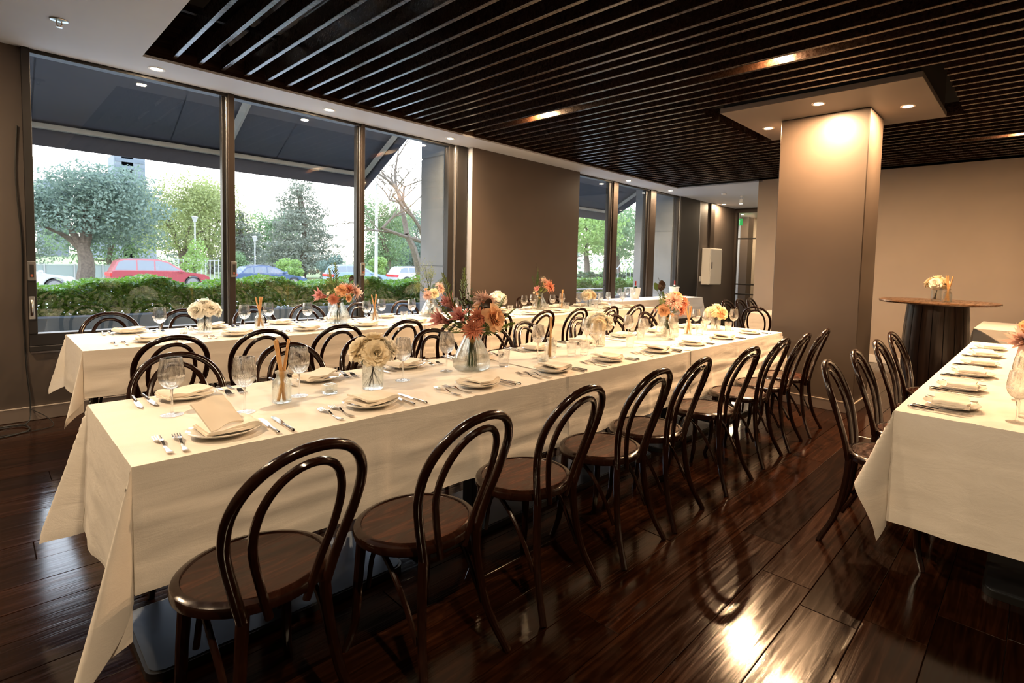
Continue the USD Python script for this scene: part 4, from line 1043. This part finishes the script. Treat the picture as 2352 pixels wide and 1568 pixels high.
def mixed_bouquet(seed, spec, zn=.215):
    """spec: rows of (kind, azimuth, elevation, distance, size, material)."""
    def b(t):
        r = random.Random(seed); st = MB()
        for i, (kind, az_, el, dist, size, m) in enumerate(spec):
            dist *= 1.25; size *= 1.28 if kind not in ('fern', 'sprig') else 1.22
            a, e = math.radians(az_), math.radians(el); d = np.array([math.cos(a) * math.cos(e), math.sin(a) * math.cos(e), math.sin(e)]); p = np.array([0, 0, zn]) + d * dist
            if kind in ('rose', 'peony', 'dahlia', 'protea'):
                R_ = {'rose': ROSE, 'peony': PEONY, 'dahlia': DAHLIA, 'protea': PROTEA}[kind]
                put(t, kind + '_bloom', bloom(size, R_, seed + i, 1.0, kind in ('dahlia', 'protea'), .45), m, p, d * [1, 1, .8], r.uniform(0, 6))
                if kind == 'dahlia': put(t, 'bloom_centre', lathe([(size * .16, 0), (size * .2, size * .25), (size * .1, size * .42), (0, size * .45)], 10), 'petal_rust', p, d)
            elif kind == 'fern': put(t, 'fern_frond', frond(size, 17, .0062, .35, i), m, (0, 0, zn - .01), d, r.uniform(-.4, .4) + az_ * 0)
            elif kind == 'sprig': put(t, 'eucalyptus_sprig', sprig(size, 9, .016, i), m, (0, 0, zn), d, r.uniform(0, 6))
            elif kind == 'leaf': put(t, 'broad_leaf', disc_leaf(size, size * .75, i), m, p, d + np.array([0, 0, .4]), r.uniform(-.6, .6))
            elif kind == 'froth':
                rr = np.random.RandomState(seed + i); n = 240; P = p + rr.normal(0, size * .42, (n, 3)) * [1, 1, 1.2]; V, F = leaf_cards(P, np.tile(d, (n, 1)), .007, rr)
                obj('lace_flower', (V, F), m, t, smooth=False)
                for k in range(6): st.add(tube(spline([(0, 0, zn), tuple(p * .5 + np.array([0, 0, zn]) * .5), tuple(P[k])], 5), .0011, 4))
            if kind not in ('fern', 'sprig'): a2 = r.uniform(0, 6.28); st.add(tube(spline([(.028 * math.cos(a2), .028 * math.sin(a2), .015), (.008 * math.cos(a2), .008 * math.sin(a2), zn * .8), tuple(p)], 8), .0022, 5))
        for k in range(11):
            a3, e3 = r.uniform(0, 6.28), r.uniform(-.15, .9); d3 = np.array([math.cos(a3) * math.cos(e3), math.sin(a3) * math.cos(e3), math.sin(e3)])
            if k % 3: put(t, 'filler_leaf', disc_leaf(.075, .038, k), ('leaf_green', 'leaf_fern', 'leaf_lime')[k % 3], np.array([0, 0, zn]) + d3 * .045, d3 + np.array([0, 0, .25]), r.uniform(-.6, .6))
            else: put(t, 'small_bloom', cached(('small', k % 2), lambda: bloom(.026, DAHLIA[:4], 77, 1.0, True, .4)), ('petal_cream', 'petal_peach', 'petal_blush')[k // 3 % 3], np.array([0, 0, zn]) + d3 * .125, d3)
        for k in range(10): a2 = r.uniform(0, 6.28); st.add(tube(spline([(.03 * math.cos(a2), .03 * math.sin(a2), .014), (.010 * math.cos(a2 + .5), .010 * math.sin(a2 + .5), .15), (.016 * math.cos(a2), .016 * math.sin(a2), zn + .05)], 6), .002, 5))
        obj('stems', st, 'stem_green', t)
        obj('twine_wrap', lathe([(.014, .150), (.0165, .153), (.0165, .168), (.014, .171)], 16), 'twine', t)
    return b


B1 = [('rose', -70, 30, .115, .062, 'petal_peach'), ('rose', 35, 38, .125, .045, 'petal_peach'), ('dahlia', -120, 12, .095, .055, 'petal_rust'), ('dahlia', -105, 40, .105, .05, 'petal_rust'), ('protea', 172, 22, .12, .08, 'petal_pink'), ('protea', 160, 52, .125, .075, 'petal_pink'), ('protea', -150, 35, .10, .07, 'petal_pink'),
      ('dahlia', 20, 58, .14, .07, 'petal_blush'), ('fern', 165, 42, 0, .31, 'leaf_fern'), ('fern', 150, 62, 0, .30, 'leaf_fern'), ('fern', 178, 20, 0, .25, 'leaf_fern'), ('fern', 195, -4, 0, .18, 'leaf_fern'), ('fern', -20, 8, 0, .24, 'leaf_fern'), ('fern', -35, -6, 0, .2, 'leaf_fern'), ('fern', -10, 24, 0, .24, 'leaf_fern'),
      ('sprig', 110, 78, 0, .30, 'leaf_green'), ('sprig', 60, 66, 0, .24, 'leaf_green'), ('sprig', 200, 66, 0, .22, 'leaf_brown'), ('leaf', -75, 68, .08, .06, 'leaf_brown'), ('leaf', -40, 60, .11, .055, 'leaf_brown'), ('leaf', -95, 55, .09, .05, 'leaf_brown'), ('leaf', 90, 65, .1, .05, 'leaf_brown'),
      ('froth', -5, 42, .15, .03, 'petal_cream'), ('rose', 0, 30, .15, .022, 'petal_peach'), ('leaf', -110, 0, .03, .06, 'leaf_green'), ('leaf', 180, 0, .03, .06, 'leaf_green')]
B2 = [('protea', 185, 15, .10, .085, 'petal_pink'), ('dahlia', -30, 30, .12, .08, 'petal_blush'), ('dahlia', -60, 45, .11, .055, 'petal_rust'), ('dahlia', -135, 8, .08, .05, 'petal_rust'), ('peony', -100, 45, .10, .045, 'petal_peach'), ('rose', -70, 10, .09, .03, 'petal_peach'), ('dahlia', 40, 38, .12, .06, 'petal_blush'),
      ('fern', 160, 68, 0, .30, 'leaf_fern'), ('fern', 150, 55, 0, .26, 'leaf_lime'), ('leaf', 120, 75, .17, .06, 'leaf_brown'), ('leaf', 20, 70, .14, .055, 'leaf_brown'), ('leaf', -10, 60, .16, .05, 'leaf_brown'), ('leaf', -90, 20, .06, .05, 'leaf_brown'), ('sprig', 90, 80, 0, .26, 'leaf_brown'), ('fern', -20, 20, 0, .19, 'leaf_lime'), ('froth', -10, 20, .16, .02, 'petal_white'), ('leaf', -45, -5, .05, .055, 'leaf_green'), ('leaf', 200, 50, .1, .05, 'leaf_green')]
B3 = [('froth', 150, 78, .26, .085, 'leaf_lime'), ('froth', 170, 50, .20, .055, 'leaf_lime'), ('froth', 190, 30, .17, .04, 'leaf_lime'), ('froth', 60, 62, .22, .05, 'leaf_lime'), ('fern', 30, 65, 0, .24, 'leaf_green'), ('dahlia', -60, 45, .11, .06, 'petal_blush'), ('dahlia', 0, 35, .1, .055, 'petal_peach'), ('peony', -110, 20, .09, .045, 'petal_cream'), ('dahlia', -140, 10, .1, .05, 'petal_blush'), ('sprig', 110, 70, 0, .3, 'leaf_lime'), ('sprig', 180, 60, 0, .25, 'leaf_lime')]
B4 = [('dahlia', -130, 40, .12, .075, 'petal_blush'), ('dahlia', -40, 35, .12, .06, 'petal_rust'), ('dahlia', -15, 20, .13, .055, 'petal_rust'), ('dahlia', 20, 40, .12, .055, 'petal_peach'), ('peony', -165, 10, .10, .042, 'petal_peach'), ('peony', -90, 60, .12, .045, 'petal_peach'), ('dahlia', -80, 10, .09, .05, 'petal_rust'), ('leaf', 130, 75, .16, .065, 'leaf_brown'), ('leaf', 160, 65, .16, .05, 'leaf_brown'), ('leaf', 100, 60, .17, .055, 'leaf_green'),
      ('sprig', 150, 70, 0, .26, 'leaf_brown'), ('fern', 180, 25, 0, .16, 'leaf_lime'), ('fern', 170, 45, 0, .17, 'leaf_green'), ('fern', -10, -2, 0, .14, 'leaf_green'), ('leaf', 180, 10, .06, .05, 'leaf_lime')]
B5 = [('dahlia', -70, 35, .12, .085, 'petal_rust'), ('dahlia', 0, 40, .12, .065, 'petal_peach'), ('dahlia', -20, 65, .13, .06, 'petal_blush'), ('protea', -150, 25, .09, .06, 'petal_pink'), ('fern', 165, 60, 0, .25, 'leaf_green'), ('fern', 150, 45, 0, .22, 'leaf_green'), ('sprig', 120, 82, 0, .33, 'leaf_brown'), ('sprig', 60, 75, 0, .3, 'leaf_fern'), ('leaf', 150, 75, .12, .06, 'leaf_brown'), ('fern', -5, 10, 0, .16, 'leaf_lime'), ('froth', 20, 60, .17, .025, 'petal_cream')]
B6 = [('protea', 175, 25, .11, .1, 'petal_blush'), ('protea', 150, 10, .11, .09, 'petal_blush'), ('dahlia', -160, 45, .12, .08, 'petal_blush'), ('dahlia', -60, 40, .13, .07, 'petal_peach'), ('leaf', 165, -6, .14, .05, 'leaf_green'), ('leaf', 185, -12, .15, .045, 'leaf_green'), ('sprig', 160, 12, 0, .22, 'leaf_brown'), ('fern', 170, 40, 0, .2, 'leaf_brown'), ('peony', 30, 30, .12, .05, 'petal_peach'), ('froth', -160, 10, .14, .03, 'petal_cream')]


# ------------------------------------------------------------------ laying the tables
ZT = .7535
rl = random.Random(21)
TAB = {'front': 'front table', 'window': 'window table', 'right': 'right-hand table'}


def setting(tab, side, i, x, y, s, z=ZT, glass=None, tumbler=None, nap=0, gap=0.0):
    """s = 1: the diner looks along +y. One plate, napkin, two forks, two knives, glasses."""
    who = '%s %s place of the %s' % (ORD[i], side, TAB[tab]); g = '%s side of the %s' % (side, TAB[tab])
    j = lambda a: rl.uniform(-a, a)
    yaw = 0 if s > 0 else 180
    px, py = x + j(.012), y + j(.010)
    place('plate', build_plate, 'dinner_plate', 'white dinner plate, %s' % who, 'plate', (px, py, z), (0, 0, rl.uniform(0, 360)), 'plates on the ' + g)
    place('nap%d' % nap, build_napkin(nap), 'napkin', 'folded cream napkin on the plate, %s' % who, 'napkin', (px + s * .012, py + j(.008), z + .0165), (0, 0, yaw + 8 + j(9)), 'napkins on the ' + g)
    for k, (dx, nm) in enumerate(((-.183, 'outer'), (-.136, 'inner'))):
        place('fork', build_fork, 'dinner_fork' if k == 0 else 'entree_fork', '%s fork, %s' % (nm, who), 'fork', (x + s * (dx + j(.006)), y + s * (-.015 + j(.010)), z), (0, 0, yaw + j(4)), 'forks on the ' + g)
    for k, (dx, nm) in enumerate(((.122, 'inner'), (.160, 'outer'))):
        place('knife', build_knife, 'entree_knife' if k == 0 else 'dinner_knife', '%s knife, %s' % (nm, who), 'knife', (x + s * (dx + j(.005)), y + s * (-.02 + j(.012)), z), (0, 0, yaw + j(4)), 'knives on the ' + g)
    if glass: place('wineglass', build_wineglass, 'wine_glass', 'stemmed wine glass with white lettering, %s' % who, 'wine glass', (glass[0], glass[1], z), (0, 0, glass[2]), 'wine glasses on the ' + g)
    if tumbler: place('tumbler', build_tumbler, 'tumbler', 'short clear tumbler, %s' % who, 'tumbler', (tumbler[0], tumbler[1], z), (0, 0, rl.uniform(-30, 30)), 'tumblers on the ' + g)


NX = [.553, 1.081, 1.623, 2.150, 2.675, 3.215, 3.75, 4.30, 4.86]
FX = [.576, 1.098, 1.61, 2.10, 2.62, 3.15, 3.68, 4.22, 4.78]
for i, x in enumerate(NX):
    gl = {0: (.674, 2.242, 135), 2: (1.712, 2.395, 160)}.get(i, (x + .12 + rl.uniform(-.03, .03), 2.20 + rl.uniform(-.03, .05), rl.uniform(0, 360)) if i > 3 else None)
    tb = (x + .05, 2.27 + rl.uniform(-.02, .03)) if i > 3 else {2: (2.045, 2.300), 3: (2.62, 2.28)}.get(i)
    setting('front', 'near-side', i, x, 2.010, 1, nap=1 if i == 0 else (0, 2)[i % 2], glass=gl, tumbler=tb)
for i, x in enumerate(FX):
    gl = {0: (.472, 2.376, 0), 1: (.921, 2.361, -14), 2: (1.413, 2.344, -50), 4: (2.386, 2.361, 175)}.get(i, (x - .16 + rl.uniform(-.03, .03), 2.44, rl.uniform(0, 360)) if i > 4 else (1.93, 2.47, 170))
    setting('front', 'far-side', i, x, 2.628, -1, nap=(0, 2)[i % 2], glass=gl, tumbler=(x - .04, 2.42) if i > 3 else None)
for i in range(12):
    x = .775 + .515 * i
    setting('window', 'near-side', i, x, 4.50, 1, nap=(2, 0)[i % 2], glass=(x + .10 + rl.uniform(-.03, .03), 4.70, rl.uniform(0, 360)), tumbler=(x + .03, 4.74) if i > 2 and i % 2 == 0 else None)
    x = .765 + .52 * i
    setting('window', 'far-side', i, x, 5.05, -1, nap=(0, 2)[i % 2], glass=(x - .15 + rl.uniform(-.03, .03), 4.83, rl.uniform(0, 360)) if i not in (0,) else None, tumbler=(x - .05, 4.80) if i > 2 and i % 2 else None)
for i in range(6):
    x = 2.97 + .53 * i
    setting('right', 'aisle-side', i, x, .285, -1, nap=(2, 0)[i % 2], glass=(x - .10, .045, 20 * i), tumbler=(x + .03, .02))


def white_flowers(x, y, z, where, seed, mats_=('petal_white', 'petal_cream', 'petal_white'), vs=True):
    if vs: place('cylvase', build_cylinder_vase, 'glass_vase', 'clear cylinder vase of white flowers, %s' % where, 'vase', (x, y, z))
    place('white%d' % seed, white_bunch(mats_, seed), 'white_bouquet', 'round white flower bunch in clear vase, %s' % where, 'flowers', (x, y, z + .001), (0, 0, seed * 50))


white_flowers(1.222, 2.284, ZT, 'front table, nearest the left end', 1, ('petal_cream', 'petal_white', 'petal_cream'))
white_flowers(3.10, 2.43, ZT, 'middle of the front table', 2)
white_flowers(4.86, 2.36, ZT, 'far right end of the front table', 3, ('petal_cream', 'petal_cream', 'petal_peach'))
white_flowers(1.171, 4.80, ZT, 'left end of the window table', 4, ('petal_white', 'petal_white'))
white_flowers(4.30, 4.98, ZT, 'window table, in front of the brown wall', 5, ('petal_white', 'petal_white'))
white_flowers(5.95, 4.88, ZT, 'far end of the window table', 6, ('petal_white', 'petal_cream'))
white_flowers(6.60, .80, 1.093, 'on the high table', 7, ('petal_cream', 'petal_white'))


def mixed(key, spec, x, y, z, vl, bl_, rz=0):
    place('flask', build_flask_vase, 'flask_vase', vl, 'vase', (x, y, z))
    place(key, mixed_bouquet(hash_(key), spec), 'mixed_bouquet', bl_, 'flowers', (x, y, z + .001), (0, 0, rz))


def hash_(s): return sum(ord(c) * (i + 3) for i, c in enumerate(s)) % 997


AZ = -48   # the bouquets' azimuths are given facing the room: their right runs along the tables
mixed('bq_rose', B1, 1.845, 2.345, ZT, 'wide clear flask vase holding the peach rose bouquet', 'mixed bouquet with a big peach rose, pink proteas and palm fronds', 42 + AZ)
mixed('bq_two', B2, 2.25, 4.86, ZT, 'wide clear flask vase before the second window mullion', 'mixed bouquet of coral dahlias and a tall fern before the second mullion', 0)
mixed('bq_lace', B3, 3.30, 4.92, ZT, 'wide clear flask vase holding the tall lime lace flowers', 'tall bouquet of frothy lime green sprays near the concrete pier', 0)
mixed('bq_four', B4, 4.02, 2.40, ZT, 'wide clear flask vase towards the far end of the front table', 'rusty orange and blush bouquet with brown leaves, far half of front table', 0)
mixed('bq_five', B5, 4.98, 4.92, ZT, 'wide clear flask vase before the brown wall', 'orange dahlia bouquet with a tall brown sprig before the brown wall', 0)
mixed('bq_six', B6, 4.05, -.03, ZT, 'wide clear flask vase on the right-hand table', 'dusty pink bouquet on the right-hand table', 0)
for i, (x, y, z, w_) in enumerate([(.828, 2.297, ZT, 'left end of the front table'), (2.452, 2.318, ZT, 'middle of the front table'), (4.32, 2.36, ZT, 'far end of the front table'), (1.585, 4.88, ZT, 'left half of the window table'), (2.60, 4.84, ZT, 'middle of the window table'), (5.42, 4.92, ZT, 'far half of the window table'), (6.46, .69, 1.093, 'high table')]):
    place('bottle', build_bottle, 'glass_bottle', 'small clear bottle of breadsticks on the %s' % w_, 'bottle', (x, y, z))
    for k, (a, tilt) in enumerate(((200 + 40 * i, 9), (150 + 40 * i, 6), (20 + 40 * i, 12)) if i != 1 else ((10, 6), (40, 9), (60, 4))):
        c, s = math.cos(math.radians(a)), math.sin(math.radians(a)); off = .125 * math.tan(math.radians(tilt)) * .75
        ax_ = np.array([-s, c, 0]); R3 = trimesh.transformations.rotation_matrix(math.radians(tilt), ax_); e = np.degrees(trimesh.transformations.euler_from_matrix(R3, 'sxyz'))
        place('stick', build_breadstick, 'breadstick', '%s breadstick in the bottle on the %s' % (('left-leaning', 'middle', 'right-leaning')[k], w_), 'breadstick', (x - c * off + (.003 * (k - 1)), y - s * off, z + .009), tuple(e), 'breadsticks on the ' + w_)
for x, y, w_ in ((1.033, 2.315, 'left of the first white flowers on the front table'), (2.33, 2.26, 'before the second breadstick bottle'), (1.02, 4.72, 'left end of the window table'), (3.85, 2.26, 'far half of the front table')):
    place('tealight', build_tealight, 'tealight_holder', 'small square glass tealight holder, %s' % w_, 'candle holder', (x, y, ZT))


def build_bucket(t):
    obj('bucket_wall', lathe([(0, 0), (.075, 0), (.08, .006), (.105, .19), (.112, .196), (.112, .202), (.102, .20), (.078, .012), (0, .01)], 36), 'bucket_metal', t)
    for s in (-1, 1): obj('bucket_handle', tube(spline([(s * .104, -.03, .175), (s * .135, -.02, .185), (s * .135, .02, .185), (s * .104, .03, .175)], 10), .006, 6), 'bucket_metal', t)


def build_wine(t):
    obj('bottle_glass', lathe([(0, 0), (.036, 0), (.038, .004), (.038, .18), (.03, .205), (.015, .225), (.0135, .25)], 24), 'bottle_green', t)
    obj('foil_cap', lathe([(.0148, .228), (.0150, .30), (.0165, .302), (.0165, .312), (0, .313)], 20), 'bottle_foil', t)
    obj('neck_label', lathe([(.0215, .216), (.0165, .2285), (.0172, .2285), (.022, .216)], 20), 'white_plastic', t)


for x, y, w_ in ((8.15, 5.58, 'left'), (9.62, 5.62, 'right')):
    place('bucket', build_bucket, 'ice_bucket', 'white metal ice bucket on the white side table, %s one' % w_, 'ice bucket', (x, y, .773))
    place('wine', build_wine, 'wine_bottle', 'red-foiled wine bottle standing in the %s ice bucket' % w_, 'bottle', (x, y - .01, .786), (0, 0, 0))
for x, w_ in ((7.35, 'leftmost'), (7.55, 'middle'), (7.75, 'rightmost')):
    place('wineglass', build_wineglass, 'wine_glass', 'wine glass on the white side table, %s of three' % w_, 'wine glass', (x, 5.34, .773), (0, 0, 0), 'glasses on the side table')

# ------------------------------------------------------------------ fittings
t = thing('fuse_box', 'pale grey electrical cabinet on the grey wall beyond the far window', 'cabinet', (11.55, YW - .022, 1.42))
obj('cabinet_body', box(-.30, .30, -.20, 0, -.42, .42, .006), 'box_paint', t); obj('cabinet_door', box(-.285, .285, -.218, -.2005, -.405, .405, .005), 'box_paint', t); obj('door_latch', box(-.235, -.20, -.226, -.2185, -.05, .10, .003), 'rubber_black', t)
t = thing('wall_switch', 'small white switch plate left of the grey electrical cabinet', 'switch', (11.20, YW - .02, 1.13))
obj('switch_plate', box(-.05, .05, -.012, 0, -.06, .06, .003), 'white_plastic', t); obj('rocker', box(-.015, .015, -.016, -.0125, -.025, .025, .002), 'white_plastic', t)
t = thing('sprinkler', 'chrome fire sprinkler in the plain soffit, upper left corner', 'sprinkler', (.406, 5.0, ZC))
obj('escutcheon', lathe([(0, -.001), (.045, -.001), (.048, -.003), (.046, -.007), (.02, -.012), (0, -.012)][::-1], 28), 'latch_steel', t)
obj('frame_arms', MB().add(tube([(.012, 0, -.012), (.014, 0, -.03), (.003, 0, -.045)], .0035, 6)).add(tube([(-.012, 0, -.012), (-.014, 0, -.03), (-.003, 0, -.045)], .0035, 6)), 'latch_steel', t); obj('deflector', lathe([(0, -.051), (.016, -.050), (.017, -.048), (0, -.045)], 16), 'latch_steel', t)
for x, y, w_ in ((10.7, 4.75, 'left'), (10.6, 4.10, 'right')):
    t = thing('track_spot', 'small white adjustable spotlight on the hall ceiling, %s one' % w_, 'ceiling light', (x, y, ZC))
    obj('mount', lathe([(0, -.03), (.03, -.03), (.03, 0), (0, 0)], 16), 'white_plastic', t); obj('arm', tube([(0, 0, -.03), (0, 0, -.07)], .006, 6), 'white_plastic', t)
    o = obj('lamp_can', lathe([(.028, -.17), (.033, -.165), (.033, -.07), (.02, -.065), (0, -.065)], 20), 'white_plastic', t); obj('bulb', lathe([(0, -.168), (.028, -.168), (.028, -.15)], 16), 'lamp_glow', t)
t = thing('smoke_detector', 'small white smoke detector on the hall ceiling', 'detector', (10.2, 4.9, ZC)); obj('detector_body', lathe([(0, -.035), (.03, -.034), (.05, -.022), (.055, 0), (0, 0)], 24), 'white_plastic', t)
t = thing('exit_sign', 'green running-man exit sign seen through the hall door', 'sign', (14.0, 6.34, 2.66))
obj('sign_body', box(-.02, .02, -.19, .19, -.09, .09, .004), 'exit_green', t)
run = [LineString([(-.02, .02), (-.045, -.005), (-.03, -.03), (-.06, -.06)]), LineString([(-.02, .02), (-.02, -.015), (.01, -.04), (.0, -.07)]), LineString([(-.02, .02), (.01, .015), (.025, -.005)]), LineString([(-.02, .02), (-.045, .03), (-.06, .01)])]
man = Point(-.008, .05).buffer(.014)
for l_ in run: man = man.union(l_.buffer(.009))
man = man.union(sbox(.06, -.07, .066, .065)).union(sbox(.06, .059, .12, .065)).union(sbox(.114, -.07, .12, .065))
m = MB()
for g_ in getattr(man, 'geoms', [man]): m.add(extrude(g_, .003))
m = m.mesh(); m.apply_transform(np.array([[0, 0, -1, -.0205], [-1, 0, 0, 0], [0, 1, 0, 0], [0, 0, 0, 1.]])); obj('pictogram', m, 'exit_white', t, smooth=False)
t = thing('sign_hanger', 'thin rods that carry the exit sign', 'bracket', (14.0, 6.34, 2.75)); obj('hanger_rod', MB().add(tube([(0, -.12, 0), (0, -.12, .15)], .005, 6)).add(tube([(0, .12, 0), (0, .12, .15)], .005, 6)), 'latch_steel', t)
t = thing('power_cable', 'black cable hanging down the left wall and coiled on the floor', 'cable', (0, 0, 0))
p = [(.225, 5.888, 2.30), (.21, 5.889, 1.9), (.232, 5.889, 1.4), (.226, 5.889, .9), (.235, 5.885, .45), (.25, 5.86, .12), (.22, 5.78, .008), (.05, 5.72, .007), (-.15, 5.62, .007), (.02, 5.45, .007), (.22, 5.55, .007), (.18, 5.75, .012), (-.05, 5.70, .012), (-.2, 5.5, .007), (-.5, 5.4, .007)]
obj('lead', tube(spline(p, 120), .0055, 6), 'rubber_black', t); obj('plug', MB().add(box(-.06, .0, 5.40, 5.45, .0, .035, .008)), 'rubber_black', t)
obj('loose_lead', tube(spline([(.25, 5.86, .10), (.33, 5.74, .05), (.36, 5.60, .006), (.25, 5.52, .006), (.05, 5.5, .006)], 40), .003, 6), 'rubber_black', t)
# what shows between the slats
t = thing('air_duct', 'crumpled foil air duct above the dark ceiling slats', 'duct', (0, 0, 0))
dp = spline([(1.55, 5.3, 3.25), (1.62, 4.6, 3.24), (1.6, 3.8, 3.26), (1.75, 3.0, 3.24), (1.7, 2.0, 3.26)], 60); obj('duct_hose', tube(dp, .115 + .012 * np.sin(np.arange(60) * 1.9), 14), 'duct_foil', t, smooth=30)
obj('duct_strap', MB().add(tube([(1.62 + .13 * math.cos(a), 4.58, 3.24 + .13 * math.sin(a)) for a in np.linspace(0, 2 * PI, 25)], .006, 5)), 'frame_steel', t)
for i, (x, y) in enumerate(((1.72, 3.98), (2.02, 3.98), (2.36, 3.98))):
    t = thing('air_diffuser', 'grey slotted air diffuser above the slats, %s from the left' % ORD[i], 'vent', (x, y, 3.16)); obj('diffuser_body', box(-.06, .06, -.26, .26, .02, .12), 'frame_steel', t)
    for k in range(5): obj('diffuser_blade', box(-.055 + .024 * k, -.045 + .024 * k, -.25, .25, 0, .02), 'frame_steel', t)
for i, (x, y) in enumerate(((1.55, 4.55), (1.86, 4.62), (2.1, 4.7))):
    t = thing('junction_clip', 'small metal bracket above the slats, %s from the left' % ORD[i], 'bracket', (x, y, 3.07)); obj('clip_plate', box(-.03, .03, -.05, .05, .036, .09, .004), 'frame_steel', t); obj('clip_rod', tube([(0, 0, .09), (0, 0, .35)], .006, 6), 'frame_steel', t)
